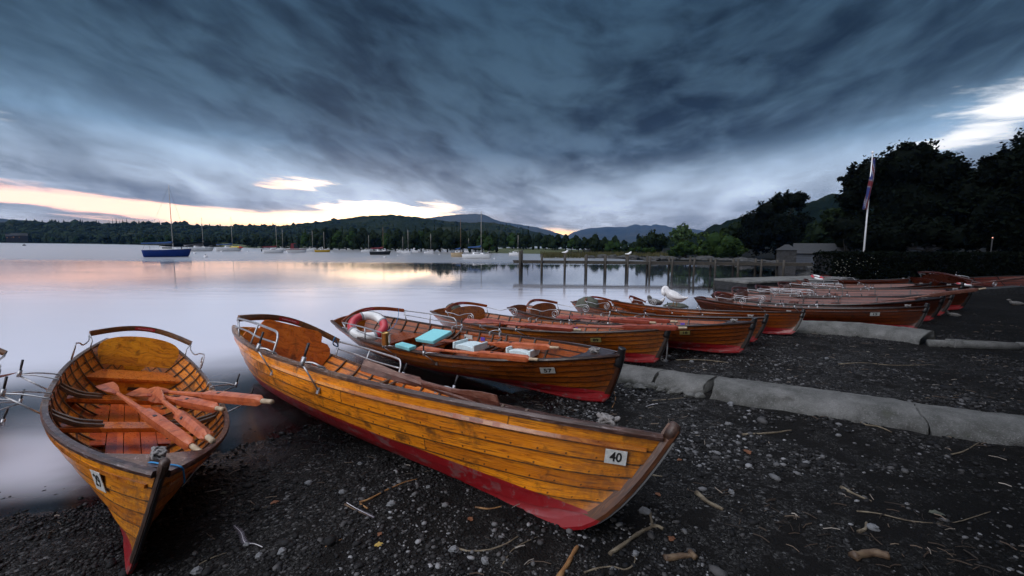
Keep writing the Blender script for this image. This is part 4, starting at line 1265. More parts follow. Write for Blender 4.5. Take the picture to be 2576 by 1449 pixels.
# tin, mugs, covers
t_ = empty('bailing_tin', at(970, 868, .60)); tag(t_, 'brass coloured bailing tin on the bench of boat 57', 'tin')
MB().lathe([(.05, 0), (.052, .005), (.052, .16), (.056, .165), (.056, .175), (.045, .172), (.045, .02)], n=18).build('can', M_['tin'], t_)
MB().box((.056, 0, .09), (.012, .06, .10)).build('can_label', M_['plate'], t_)
def bundle(label, p, s, seed, squash=.5):
    rr = random.Random(seed); N, Mx = 20, 10; V = []
    for i in range(Mx + 1):
        th = math.pi / 2 * i / Mx
        for j in range(N):
            a = 2 * math.pi * j / N
            k = 1 + .16 * mnoise.noise(Vector((math.cos(a) * 2 + seed, math.sin(a) * 2, th * 2)))
            V.append(Vector((math.cos(a) * math.cos(th) * s * k, math.sin(a) * math.cos(th) * s * .8 * k, math.sin(th) * s * squash * k)))
    F = [(i * N + j, i * N + (j + 1) % N, i * N + N + (j + 1) % N, i * N + N + j) for i in range(Mx) for j in range(N)]
    o = MB().add(V, F, None, True).build('tarpaulin_bundle', M_['tarp'], None); o.location = p
    tag(o, label, 'tarpaulin')
bundle('olive canvas bundle in the stern of boat 89', at(1140, 783, .45), .20, 2, .9)
bundle('grey canvas bundle behind the seat back of the boat behind boat 18', at(1478, 771, .45), .30, 5, .8)
bundle('long grey tarpaulin heap over the stern of the goose boat', at(1700, 772, .42), .30, 8, .35)
# painter hanging from boat 89
def rope_obj(name, label, pts, r, mat, cat='rope'):
    o = MB().tube(smooth_path(pts, 6), r, 6).build(name, mat); return tag(o, label, cat)
s0 = at(1668, 822, .72); s1 = at(1660, 832, .70)
rope_obj('mooring_rope', 'grey mooring rope hanging in a loop from the bow of boat 89', [at(1655, 823, .72), at(1662, 826, .70), at(1664, 860, .42), at(1662, 900, .20), at(1669, 909, .15), at(1676, 900, .20), at(1679, 860, .42), at(1673, 826, .70)], .011, M_['rope'])
rope_obj('blue_twine', 'blue twine trailing over the bow of boat 29', [at(362, 1170, .72), at(380, 1163, .74), at(410, 1168, .74), at(440, 1170, .73), at(458, 1177, .71), at(463, 1195, .64), at(464, 1215, .58)], .005, M_['blue_rope'])
rope_obj('blue_twine', 'blue twine hanging from the stern arch of boat 57', [at(1003, 776, 1.0), at(1001, 800, .85), at(990, 822, .72), at(975, 832, .65)], .004, M_['blue_rope'])
rope_obj('blue_twine', 'blue twine tied at the handrail of boat 40', [at(842, 848, 1.15), at(846, 858, 1.08), at(850, 872, 1.0), at(838, 865, 1.05), at(842, 850, 1.13)], .006, M_['blue_rope'])

# ------------------------------------------------------------------ concrete ramp edge, pipe
def lump(p, s): return mnoise.noise(Vector((p[0] * s, p[1] * s, p[2] * s)))
def slab(label, px_pts, w, h, seed=0, rag=.05):
    pts = []
    for a, b in px_pts:
        p = at(a, b, .20); p.z = gz(p.x, p.y) - .04; pts.append(p)
    P = smooth_path(pts, 30); V = []; n = len(P); K = 15
    for i, p in enumerate(P):
        t = (P[min(i + 1, n - 1)] - P[max(i - 1, 0)]).normalized(); sd_ = Vector((t.y, -t.x, 0)).normalized()
        e = 0
        for k in range(K):
            a = math.pi * k / (K - 1)
            ww = w * (1 + (.09 * lump(p * 1.0, 6) if k == K - 1 or k == 0 else 0))
            q = p + sd_ * (-math.cos(a) * ww) + Vector((0, 0, math.sin(a) ** .75 * h))
            q += t * (rag * lump(q * 1.0, 7) * (1 if i in (0, n - 1) else 0))
            if k >= K - 4:  # broken lower edge towards the water
                q -= sd_ * max(0, lump(q, 4) - .1) * rag * 3
            q.z += .012 * lump(q, 9)
            V.append(q)
    F = [(i * K + j, i * K + j + 1, i * K + K + j + 1, i * K + K + j) for i in range(n - 1) for j in range(K - 1)] + [tuple(range(K - 1, -1, -1)), tuple((n - 1) * K + j for j in range(K))]
    o = MB().add(V, F, None, True).build('concrete_haunch', M_['concrete']); tag(o, label, 'concrete kerb', 'rounded concrete strip down the beach')
slab('cracked grey concrete length starting beside the bow of boat 57', [(1545, 917), (1600, 930), (1662, 944)], .36, .20, 1)
slab('grey concrete length with a broken eroded side between two cracks', [(1668, 945), (1730, 958), (1788, 971)], .34, .20, 2, .08)
slab('longest grey concrete length running out past the lower right', [(1800, 975), (1950, 1001), (2150, 1032), (2300, 1055)], .40, .21, 3)
slab('grey concrete length at the right edge beyond the thin crack', [(2304, 1056), (2450, 1078), (2620, 1104), (2900, 1150)], .40, .20, 4)
slab('pale concrete ramp edge reaching under boat 15', [(1960, 812), (2040, 822), (2150, 832), (2260, 846), (2335, 857)], .40, .27, 5)
def pipe(label, a, b, r, extra=()):
    A, B = at(*a, .25), at(*b, .25); A.z = gz(A.x, A.y) + r * .6; B.z = gz(B.x, B.y) + r * .6
    root = empty('drain_pipe'); tag(root, label, 'pipe', 'grey pipes on the beach')
    MB().tube([A, A.lerp(B, .5), B], r, 14).build('pipe_length', M_['concrete'], root)
    for f in extra:
        c = A.lerp(B, f); d = (B - A).normalized()
        MB().tube([c - d * .07, c - d * .06, c + d * .06, c + d * .07], r * 1.35, 14, radii=[.85, 1, 1, .85]).build('collar', M_['concrete'], root)
pipe('grey drain pipe with a collar emerging from the far ramp', (2335, 858), (2560, 872), .075, (.33,))
pipe('thinner grey pipe running behind the collared pipe', (2380, 853), (2620, 869), .045, (.8,))
# rubble under the broken concrete
def rockmesh(seed, n=12, m=8, mat=None, rough=.35):
    V = []
    for i in range(m + 1):
        th = math.pi * i / m
        for j in range(n):
            a = 2 * math.pi * j / n; d = Vector((math.sin(th) * math.cos(a), math.sin(th) * math.sin(a), math.cos(th)))
            k = 1 + rough * mnoise.noise(d * 1.4 + Vector((seed * 3.1, 0, 0))) + rough * .4 * mnoise.noise(d * 4 + Vector((seed, 2, 0)))
            V.append(d * k)
    F = [(i * n + j, i * n + n + j, i * n + n + (j + 1) % n, i * n + (j + 1) % n) for i in range(m) for j in range(n)]
    return MB().add(V, F, None, False).data('rock', mat or M_['rock'])
M_['pebble_grey'] = simple('grey_stone', (.16, .165, .175), .7, scale=25, lo=.6, hi=1.25)
stones = [((777, 1218), .030, 'dark angular stone beyond the tail of the long twig'), ((710, 1391), .030, 'pale flat stone in the foreground left of the yellow leaf'),
          ((985, 1270), .030, 'round grey stone beside the knotty twig'), ((1220, 1414), .030, 'pale upright stone below the crossed twigs'), ((1142, 1386), .032, 'smooth blue grey stone touching the bent twig'),
          ((1622, 1290), .042, 'largest grey stone beside the forked branch'), ((1598, 1396), .025, 'small stone left of the loop of curly root'), ((2196, 1330), .035, 'grey stone beside the curved bark in the dark litter'),
          ((1838, 1022), .045, 'flat pale stone at the foot of the long concrete length'), ((905, 1165), .022, 'small stone near the white curl'), ((650, 1400), .022, 'dim stone left of the pale flat stone'),
          ((860, 1240), .024, 'long narrow grey stone in the wet shingle'), ((915, 1232), .022, 'dark stone near the upper twig'), ((1078, 1226), .020, 'stone by the red keel of boat 40'),
          ((1840, 1240), .026, 'stone right of the mossy log'), ((2080, 905), .035, 'grey stone on the gravel between the two concrete strips'), ((2428, 1098), .05, 'rounded stone below the concrete at the right edge'),
          ((1675, 905), .045, 'round pale stone beside the stick near boat 89'), ((1740, 908), .04, 'small round stone beyond the driftwood by boat 89'), ((495, 1437), .03, 'stone at the bottom edge right of the bow of boat 29'), ((620, 1370), .02, 'flat dark stone near the grey feather')]
rock_var = [rockmesh(k, 10, 7, M_['pebble_grey'], .45) for k in range(5)]
for k, ((a, b), s, lab) in enumerate(stones):
    p = at(a, b, .18); p.z = gz(p.x, p.y); p = at(a, b, p.z)
    o = obj('stone', rock_var[k % 5]); o.location = (p.x, p.y, gz(p.x, p.y) + s * .3); o.scale = (s, s * .75, s * .6); o.rotation_euler = (0, 0, k * 1.7)
    tag(o, lab, 'stone', 'loose stones on the beach')
def chunk(label, a, b, s, k):
    p = at(a, b, .2); o = obj('rubble_lump', rockmesh(30 + k, 12, 8, M_['concrete'], .5)); o.location = (p.x, p.y, gz(p.x, p.y) + s * .3); o.scale = (s * 1.3, s, s * .7); tag(o, label, 'rubble', 'rubble under the broken concrete')
for k, (a, b, s, lab) in enumerate([(1612, 962, .07, 'leftmost rubble lump under the broken concrete'), (1645, 958, .06, 'grey rubble lump just below the first crack'), (1665, 968, .055, 'dark rubble lump under the eroded hollow'), (1700, 975, .07, 'broad rubble slab in the middle of the eroded side'), (1735, 985, .05, 'small rubble lump right of the broad one'), (1762, 988, .05, 'rubble lump at the end of the eroded side'), (1583, 955, .05, 'rubble lump nearest the bow of boat 57')]):
    chunk(lab, a, b, s, k)

# sticks, leaves, feathers
def stick(label, px, r, mat=None, branch=None, cat='stick', name='driftwood_stick', taper=.6, lift=.35):
    P = []; r = r * .85
    for k, (a, b) in enumerate(px):
        p = at(a, b, .2)
        for _ in range(2): p = at(a, b, gz(p.x, p.y) + r * lift)
        P.append(p)
    S_ = smooth_path(P, 5); n = len(S_)
    for i, q in enumerate(S_): 
        q += Vector((mnoise.noise(q * 9), mnoise.noise(q * 9 + Vector((5, 0, 0))), 0)) * r * .6
    mb = MB().tube(S_, r, 9, radii=[(1 - (1 - taper) * i / (n - 1)) * (1 + .30 * mnoise.noise(S_[i] * 18) + .25 * mnoise.noise(S_[i] * 60)) for i in range(n)])
    if branch:
        Q = [at(a, b, .17) for a, b in branch]
        for q in Q: q.z = gz(q.x, q.y) + r * .8
        mb.tube(smooth_path(Q, 5), r * .75, 7)
    o = mb.build(name, mat or M_['stick']); tag(o, label, cat, 'driftwood on the beach')
stick('thick pale forked branch in front of the bow of boat 40', [(1533, 1394), (1580, 1362), (1618, 1335), (1641, 1324), (1638, 1300), (1634, 1285)], .017, branch=[(1641, 1324), (1655, 1326), (1668, 1333)])
stick('peeled orange branch cut off by the bottom edge', [(1400, 1465), (1428, 1415), (1452, 1374)], .022, M_['stick_orange'])
stick('curly pale root right of the peeled branch', [(1468, 1440), (1500, 1431), (1540, 1426), (1570, 1433), (1590, 1425), (1598, 1410), (1596, 1397)], .007)
stick('bent brown twig below the keel of boat 40', [(1150, 1380), (1180, 1386), (1225, 1384), (1265, 1372), (1306, 1348)], .0085)
stick('thin brown twig crossing right of the bent twig', [(1262, 1426), (1280, 1395), (1300, 1375), (1352, 1350)], .006, taper=.4)
stick('knotty twig left of the round stone', [(905, 1263), (930, 1255), (975, 1232), (1015, 1214), (1050, 1205)], .009, M_['stick_orange'], branch=[(905, 1263), (925, 1277)])
stick('straight pale stick lying alone under the concrete', [(1867, 1093), (1920, 1091), (1960, 1087), (1991, 1082)], .014)
stick('grey bent stick against the long concrete length', [(2158, 1056), (2175, 1068), (2210, 1073), (2243, 1087)], .012)
stick('straight pale stick at the lower right', [(2114, 1225), (2150, 1243), (2192, 1262)], .014)
stick('mossy short log right of the bow of boat 40', [(1752, 1240), (1780, 1262), (1820, 1282)], .022, M_['stick'])
stick('dark broken log near the bottom edge', [(1672, 1404), (1710, 1402), (1750, 1400)], .026, M_['stick_dark'], branch=[(1735, 1393), (1750, 1410)])
stick('very long thin wand in the dark litter', [(2155, 1286), (2210, 1292), (2300, 1312), (2400, 1314), (2490, 1287)], .006, taper=.5)
stick('curved piece of pale bark near the long wand', [(2158, 1338), (2176, 1330), (2179, 1314)], .014)
stick('driftwood stick on the gravel beyond boat 89', [(1700, 906), (1760, 905), (1833, 912)], .016)
stick('long thin twig on the gravel between the concrete strips', [(2110, 916), (2170, 913), (2250, 919), (2350, 917)], .012, taper=.5)
stick('short cut stick right of the stem of boat 40', [(1634, 1195), (1666, 1198)], .012)
stick('arched pale twig near the lower right concrete', [(2378, 1146), (2420, 1137), (2462, 1114)], .008)
stick('dark driftwood splinter in the middle of the shingle', [(868, 1268), (900, 1285), (940, 1303)], .008, M_['stick_dark'])
stick('pale quill-like twig near the red bow of boat 29', [(632, 1281), (660, 1278), (700, 1265)], .005)
stick('thin pale twig left of the bottom stones', [(500, 1420), (530, 1405), (570, 1390)], .004)
stick('small orange twig left of the yellow leaf', [(818, 1376), (860, 1356)], .005, M_['stick_orange'])
stick('dark rounded log far in the lower right', [(2145, 1400), (2190, 1392), (2235, 1398)], .030, M_['stick_dark'], taper=.9)
stick('brown stick beside the keel foot of boat 40', [(1195, 1275), (1230, 1280), (1262, 1274)], .008, M_['stick_orange'])
stick('twig beneath the bow of boat 57', [(1545, 985), (1548, 1005), (1540, 1025)], .009, M_['stick_orange'])
stick('pale thin stick on the gravel below the concrete crack', [(1640, 1008), (1690, 1004), (1720, 1000)], .007)
stick('thin twig at the bottom between stones', [(1490, 1300 + 130), (1510, 1440)], .005)
def leaf(label, a, b, s, mat, rz, cat='leaf', name='fallen_leaf'):
    p = at(a, b, .18); z = gz(p.x, p.y); V = []; n = 10
    for i in range(n + 1):
        f = i / n; w = math.sin(math.pi * f) ** .7 * .33 * (1 + .25 * math.sin(f * 17))
        V += [Vector(((f - .5) * s, -w * s, .10 * s * math.sin(f * 3) + .05 * s)), Vector(((f - .5) * s, 0, .02 * s + .10 * s * math.sin(f * 3))), Vector(((f - .5) * s, w * s, .12 * s * math.sin(f * 3) + .06 * s))]
    F = [(i * 3 + j, i * 3 + j + 1, i * 3 + 3 + j + 1, i * 3 + 3 + j) for i in range(n) for j in range(2)]
    mb = MB().add(V, F)
    b0 = len(mb.v); mb.add([v - Vector((0, 0, .0015)) for v in V], [f[::-1] for f in F])
    o = mb.build(name, mat); o.location = (p.x, p.y, z + .004); o.rotation_euler = (0, 0, rz); tag(o, label, cat, 'fallen leaves on the beach')
leaf('yellow oval leaf among pale pebbles at the bottom', 953, 1370, .055, M_['leaf_yellow'], .2)
for k, (a, b, s, lab) in enumerate([(560, 1212, .05, 'green grey leaf between boat 29 and the wet shingle'), (955, 1218 + 120, .04, 'curled brown leaf among pebbles'), (1268, 1195, .04, 'rust leaf below the red keel'), (690, 1250, .06, 'brown leaf near the pale quill'), (1655, 1240, .05, 'brown leaf at the edge of the stem of boat 40'), (1710, 1150, .05, 'dark curled leaf on the right gravel'), (1880, 1135, .09, 'long dry leaf on gravel below the straight stick'), (2355, 1308, .09, 'torn pale leaf on the long wand'), (1690, 1350, .06, 'dry leaf right of the forked branch'), (1183, 1302, .05, 'orange leaf under boat 40')]):
    leaf(lab, a, b, s, M_['leaf_brown'] if k not in (0, 7) else M_['tarp'], k * 1.3)
def feather(label, pts, w, mat, seed=1):
    P = []
    for a, b in pts:
        p = at(a, b, .17); p.z = gz(p.x, p.y) + .012; P.append(p)
    S_ = smooth_path(P, 8); root = empty('feather', S_[0]); tag(root, label, 'feather', 'feathers on the beach')
    o1 = MB().tube([p - S_[0] for p in S_], .0022, 5, radii=[1.2 - .9 * i / (len(S_) - 1) for i in range(len(S_))]).build('quill', M_['feather_w'], root)
    mb = MB(); rr = random.Random(seed); n = len(S_)
    for i in range(int(n * .25), n - 1):
        for s in (1, -1):
            for q in range(3):
                p = S_[i].lerp(S_[i + 1], q / 3) - S_[0]; d = (S_[i + 1] - S_[i]).normalized(); sdv = Vector((-d.y, d.x, 0)) * s
                l = w * math.sin(math.pi * min(1, (i / n - .2) / .8)) ** .6 * rr.uniform(.6, 1.05)
                e = p + sdv * l * .8 + d * l * .7 + Vector((0, 0, rr.uniform(-.002, .006)))
                mb.add([p, p + d * .006, e], [(0, 1, 2)]); mb.add([p, p + d * .006, e - Vector((0, 0, .001))], [(2, 1, 0)])
    mb.build('vane', mat, root)
feather('dark and white curved feather in front of boat 29', [(660, 1372), (640, 1358), (615, 1352), (606, 1330), (588, 1308)], .030, M_['feather_g'])
feather('dark tipped white feather right of the driftwood splinter', [(872, 1263), (900, 1280), (925, 1295), (940, 1303)], .018, M_['feather_g'], 2)
feather('small white feather on the gravel near the concrete', [(1625, 1012), (1640, 1008), (1655, 1006)], .015, M_['feather_w'], 3)

# ------------------------------------------------------------------ gravel and litter too many to count
def ico():
    import bmesh
    bm = bmesh.new(); bmesh.ops.create_icosphere(bm, subdivisions=1, radius=1)
    V = np.array([v.co[:] for v in bm.verts]); F = np.array([[v.index for v in f.verts] for f in bm.faces]); bm.free(); return V, F
ICO_V, ICO_F = ico()
def scatter(name, n, size, mat, label, seed, near=1.0, big=0.0, box=None, flat=.6):
    r = np.random.default_rng(seed)
    yy = 1.0 + 13 * r.random(n * 4) ** 1.8; xx = (r.random(n * 4) * 2 - 1) * (yy * 1.45 + .8)
    if box: xx = box[0] + (box[1] - box[0]) * r.random(n * 4); yy = box[2] + (box[3] - box[2]) * r.random(n * 4)
    s = shore_sd(xx, yy); cl = fbm(xx * 1.3 + 30, yy * 1.3, 4) + .5 * (fbm(xx * 5, yy * 5 + 4, 3) - .5)
    keep = (s > -.45) & (r.random(n * 4) < np.clip((cl - .40) * 5, .06, 1) * np.where((xx > 1.6) & (yy < 1.4 + xx * .6), .22, 1))
    xx, yy = xx[keep][:n], yy[keep][:n]; n = len(xx)
    zz = ground_z(xx, yy); ss2 = shore_sd(xx, yy); zz = np.where((ss2 < 0) & (ss2 > -.42) & (r.random(n) < .35 + ss2 * .8), np.maximum(zz, -.003), zz)
    sz = size * (np.exp(r.normal(0, .42, n))) * (1 + big * (r.random(n) < .03)) * np.where(yy > 6, .8, 1)
    a = r.random(n) * 6.283; el = 1 + r.random(n) * .7
    base = ICO_V[None] * (1 + .25 * (r.random((n, len(ICO_V), 1)) - .5))
    B = base * np.stack([sz * el, sz, sz * flat], 1)[:, None, :]
    ca, sa = np.cos(a)[:, None], np.sin(a)[:, None]
    X = B[..., 0] * ca - B[..., 1] * sa + xx[:, None]; Y = B[..., 0] * sa + B[..., 1] * ca + yy[:, None]; Z = B[..., 2] + (zz + sz * .25)[:, None]
    V = np.stack([X, Y, Z], -1).reshape(-1, 3); F = (ICO_F[None] + (np.arange(n) * len(ICO_V))[:, None, None]).reshape(-1, 3)
    t = np.repeat(r.random(n) ** 3.1 * np.clip(1.15 - np.maximum(xx - .5, 0) * .09, .35, 1) * np.where(xx < -1.0, .55, 1), len(ICO_V))  # pebbles dim to the right: light falloff put into their tone
    tag(obj(name, rawmesh(name, V, F, mat, True, t)), label, 'gravel', kind='stuff')
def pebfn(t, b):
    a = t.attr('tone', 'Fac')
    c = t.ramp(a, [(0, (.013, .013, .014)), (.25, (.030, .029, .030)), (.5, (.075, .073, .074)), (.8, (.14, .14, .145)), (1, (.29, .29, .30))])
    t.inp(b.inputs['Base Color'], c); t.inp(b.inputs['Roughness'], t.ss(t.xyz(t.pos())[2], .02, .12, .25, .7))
M_['pebbles'] = material('mixed_pebbles', (.05, .05, .05), .6, spec=.15, fn=pebfn)
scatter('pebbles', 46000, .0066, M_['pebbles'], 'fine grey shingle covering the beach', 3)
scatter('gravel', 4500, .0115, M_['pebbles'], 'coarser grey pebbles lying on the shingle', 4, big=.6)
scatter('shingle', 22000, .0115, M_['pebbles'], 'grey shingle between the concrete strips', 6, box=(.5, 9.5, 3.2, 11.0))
def litter(n, seed):
    r = random.Random(seed); V = []; F = []; T = []
    c = 0
    while c < n:
        y = 1.0 + 9.5 * r.random() ** 1.5; x = (r.random() * 2 - 1) * (y * 1.45 + .6)
        if x < -.5 + r.random() * 1.5 and r.random() < .8: continue
        s = float(shore_sd(np.array([x]), np.array([y]))[0])
        if s < .15: continue
        if fbm(np.array([x * .9]), np.array([y * .9 + 7]), 3)[0] < .40 + .12 * r.random(): continue
        c += 1
        l = r.uniform(.02, .11); w = r.uniform(.0012, .0035); a = r.gauss(.15, .7); z = gz(x, y) + .012
        d = Vector((math.cos(a), math.sin(a), 0)); sdv = Vector((-d.y, d.x, 0)); b = len(V); p = Vector((x, y, z))
        k = r.uniform(-.3, .3)
        pts = [p, p + d * l * .5 + sdv * l * k * .3 + Vector((0, 0, r.uniform(0, .008))), p + d * l]
        for q in pts: V += [q - sdv * w, q + sdv * w, q + Vector((0, 0, w * 1.8))]
        for i in range(2):
            for j in range(3): F.append((b + i * 3 + j, b + i * 3 + (j + 1) % 3, b + i * 3 + 3 + (j + 1) % 3, b + i * 3 + 3 + j))
        T += [r.random() ** 2.2] * 9
    return V, F, T
def litfn(t, b):
    t.inp(b.inputs['Base Color'], t.ramp(t.attr('tone', 'Fac'), [(0, (.02, .014, .01)), (.5, (.07, .045, .03)), (.8, (.20, .15, .11)), (1, (.38, .34, .30))]))
M_['litter'] = material('twig_litter', (.1, .07, .05), .8, fn=litfn)
V, F, T = litter(1700, 5)
tag(obj('twig_litter', rawmesh('twig_litter', V, F, M_['litter'], False, T)), 'small twigs and stalks strewn over the shingle', 'litter', kind='stuff')
# ------------------------------------------------------------------ trees
def leaf_cloud(lobes, n, size, seed, core=.72, flat=1.0, up=0.0):
    """lobes: (centre, radius) ; returns verts, quads, tone. Clumps of leaves spread through the lobes"""
    r = np.random.default_rng(seed)
    C = np.array([l[0] for l in lobes], float); R_ = np.array([l[1] for l in lobes], float)
    w = R_ ** 2; w /= w.sum()
    ncl = max(12, n // 26)
    k = r.choice(len(lobes), ncl, p=w)
    d = r.normal(size=(ncl, 3)); d /= np.linalg.norm(d, axis=1)[:, None]
    rad_ = (r.random(ncl) ** .33) * (.80 + .34 * r.random(ncl))
    cc = C[k] + d * (R_[k] * rad_)[:, None] * np.array([1, 1, .88])
    cr = R_[k] * r.uniform(.10, .24, ncl)
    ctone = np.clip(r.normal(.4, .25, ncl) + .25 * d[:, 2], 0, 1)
    q = r.integers(0, ncl, n)
    o = r.normal(size=(n, 3)) * .6
    P = cc[q] + o * cr[q][:, None]
    a = r.normal(size=(n, 3)); a[:, 2] *= .6; a /= np.linalg.norm(a, axis=1)[:, None]
    b = np.cross(a, r.normal(size=(n, 3))); b /= np.linalg.norm(b, axis=1)[:, None]
    s = size * r.uniform(.6, 1.4, n)[:, None]
    V = np.stack([P - a * s, P - b * s * .55, P + a * s, P + b * s * .55], 1).reshape(-1, 3)
    F = np.arange(n * 4).reshape(-1, 4)
    T = np.repeat(np.clip(ctone[q] + r.normal(0, .12, n), 0, 1), 4)
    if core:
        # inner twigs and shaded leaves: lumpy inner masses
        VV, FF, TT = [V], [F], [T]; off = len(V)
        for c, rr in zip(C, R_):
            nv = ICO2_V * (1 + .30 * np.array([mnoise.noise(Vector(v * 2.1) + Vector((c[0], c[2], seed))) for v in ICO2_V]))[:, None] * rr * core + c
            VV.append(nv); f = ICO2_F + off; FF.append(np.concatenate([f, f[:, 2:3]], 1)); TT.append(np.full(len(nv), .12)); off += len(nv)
        return np.concatenate(VV), np.concatenate(FF), np.concatenate(TT)
    return V, F, T
def ico2():
    import bmesh
    bm = bmesh.new(); bmesh.ops.create_icosphere(bm, subdivisions=2, radius=1)
    V = np.array([v.co[:] for v in bm.verts]); F = np.array([[v.index for v in f.verts] for f in bm.faces]); bm.free(); return V, F
ICO2_V, ICO2_F = ico2()
def crown_mesh(name, V, F, T, mat):
    me = bpy.data.meshes.new(name)
    quads = [tuple(f) if f[3] != f[2] else tuple(f[:3]) for f in F.tolist()]
    me.from_pydata(V.tolist(), [], quads)
    a = me.color_attributes.new('tone', 'FLOAT_COLOR', 'POINT'); t = np.stack([T, T, T, np.ones_like(T)], 1).astype(np.float32)
    a.data.foreach_set('color', t.ravel()); me.materials.append(mat); me.update(); return me
def trunk_mb(h, r, lobes, seed=0, nl=6):
    rr = random.Random(seed); mb = MB()
    pts = [Vector((rr.uniform(-.02, .02) * h * (k > 0), rr.uniform(-.02, .02) * h * (k > 0), h * k / 6 - (.15 if k == 0 else 0))) for k in range(7)]
    mb.tube(pts, r, 10, radii=[1.5, 1.05, .95, .85, .7, .5, .3])
    for k in range(min(nl, len(lobes) * 2)):
        c = Vector(lobes[k % len(lobes)][0]); s = Vector((0, 0, h * rr.uniform(.3, .75))); m = s.lerp(c, .5) + Vector((0, 0, -.06 * h))
        mb.tube(smooth_path([s, m, c], 3), r * .4, 6, radii=[1 - .8 * i / 6 for i in range(7)])
    return mb
def tree(label, cat, px, base_y, rng_, lobes_px, leafmat_, n, size, trunk_r, seed, trunk_px=None, group='trees on the right bank', core=.72, name='broadleaf_tree'):
    tp = trunk_px or px; d = ray(tp, base_y); k = rng_ / math.hypot(d.x, d.y)
    bx, by = d.x * k, d.y * k; bz = gz(bx, by) if rng_ < 110 else .3
    root = empty(name, (bx, by, bz)); tag(root, label, cat, group)
    az0 = math.atan2(bx, by); lat = Vector((math.cos(az0), -math.sin(az0), 0)); dep = Vector((math.sin(az0), math.cos(az0), 0))
    rr = random.Random(seed); L_ = []
    for (lx, ly, lr) in lobes_px:
        dd = ray(lx, ly); kk = rng_ / math.hypot(dd.x, dd.y)
        p = Vector((dd.x * kk, dd.y * kk, CAM_Z + dd.z * kk)) - Vector((bx, by, bz)); R_ = lr / FPX * rng_ * 1.0 * math.cos(math.atan2(dd.x, dd.y)) ** 1.4
        p += dep * rr.uniform(-.5, .5) * R_ ; L_.append((tuple(p), R_))
        p2 = p + dep * R_ * rr.choice((-1, 1)) * .7 + lat * rr.uniform(-.2, .2) * R_; L_.append((tuple(p2), R_ * .8))
    V, F, T = leaf_cloud(L_, n, size, seed, core)
    obj('crown', crown_mesh('crown', V, F, T, M_[leafmat_]), root)
    h = max(l[0][2] for l in L_) * .8
    trunk_mb(h, trunk_r, L_, seed).build('trunk', M_['bark'], root)
    return root
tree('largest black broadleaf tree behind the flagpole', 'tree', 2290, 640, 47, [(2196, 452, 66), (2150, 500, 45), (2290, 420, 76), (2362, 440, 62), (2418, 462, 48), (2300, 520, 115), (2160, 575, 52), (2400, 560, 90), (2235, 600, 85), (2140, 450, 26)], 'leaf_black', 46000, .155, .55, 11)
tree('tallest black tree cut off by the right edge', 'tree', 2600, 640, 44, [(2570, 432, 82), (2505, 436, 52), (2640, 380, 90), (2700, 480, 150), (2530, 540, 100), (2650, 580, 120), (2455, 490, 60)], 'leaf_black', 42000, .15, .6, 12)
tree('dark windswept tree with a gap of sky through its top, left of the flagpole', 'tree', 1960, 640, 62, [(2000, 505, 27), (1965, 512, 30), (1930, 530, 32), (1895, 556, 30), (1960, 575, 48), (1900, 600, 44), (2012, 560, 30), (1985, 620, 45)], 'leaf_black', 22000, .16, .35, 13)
tree('dark tree in the shadow between the windswept tree and the largest tree', 'tree', 2070, 640, 52, [(2060, 590, 36), (2100, 560, 42), (2105, 610, 48), (2045, 620, 26)], 'leaf_dark', 6000, .20, .25, 14)
tree('small dark tree at the foot of the wooded slope left of the windswept tree', 'tree', 1850, 640, 66, [(1852, 575, 24), (1835, 590, 22), (1868, 590, 22), (1822, 605, 20)], 'leaf_dark', 4000, .22, .2, 15)
tree('mid green bushy tree behind the middle of the jetty', 'tree', 1805, 645, 60, [(1800, 606, 30), (1832, 612, 30), (1780, 622, 24), (1850, 625, 28), (1815, 630, 30)], 'leaf_mid', 5000, .20, .2, 16)
tree('pale feathery tree standing above the bushes behind the jetty', 'tree', 1716, 640, 66, [(1714, 580, 19), (1698, 590, 15), (1730, 588, 15), (1712, 600, 20), (1750, 600, 13)], 'leaf_pale', 2600, .17, .16, 17, core=0, trunk_px=1718)
tree('bright green bush at the water behind the seventh pile of the jetty', 'bush', 1725, 648, 60, [(1722, 622, 22), (1745, 628, 20), (1700, 632, 18), (1765, 634, 18)], 'leaf_mid', 3500, .18, .12, 18, name='bush')
tree('broad dark oak beyond the reeds', 'tree', 1640, 640, 84, [(1640, 603, 24), (1616, 612, 22), (1664, 606, 22), (1600, 620, 18), (1650, 622, 26)], 'leaf_dark', 5000, .26, .25, 19)
tree('low green bush in front of the broad dark oak', 'bush', 1600, 640, 74, [(1590, 630, 9), (1606, 628, 10), (1624, 630, 10), (1642, 631, 9)], 'leaf_mid', 1600, .16, .08, 20, name='bush')
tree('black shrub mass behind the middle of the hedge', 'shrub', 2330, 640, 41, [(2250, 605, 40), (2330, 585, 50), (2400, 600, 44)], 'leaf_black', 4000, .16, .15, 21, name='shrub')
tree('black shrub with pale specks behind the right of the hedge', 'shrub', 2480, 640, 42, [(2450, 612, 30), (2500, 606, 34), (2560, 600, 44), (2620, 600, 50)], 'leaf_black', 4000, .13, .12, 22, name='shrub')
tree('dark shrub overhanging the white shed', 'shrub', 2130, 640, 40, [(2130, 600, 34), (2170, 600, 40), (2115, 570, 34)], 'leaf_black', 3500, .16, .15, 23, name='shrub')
tree('tall dark tree beyond the right edge behind the beach', 'tree', 2800, 640, 40, [(2790, 420, 150), (2900, 380, 180), (2830, 560, 150)], 'leaf_black', 9000, .24, .5, 24)

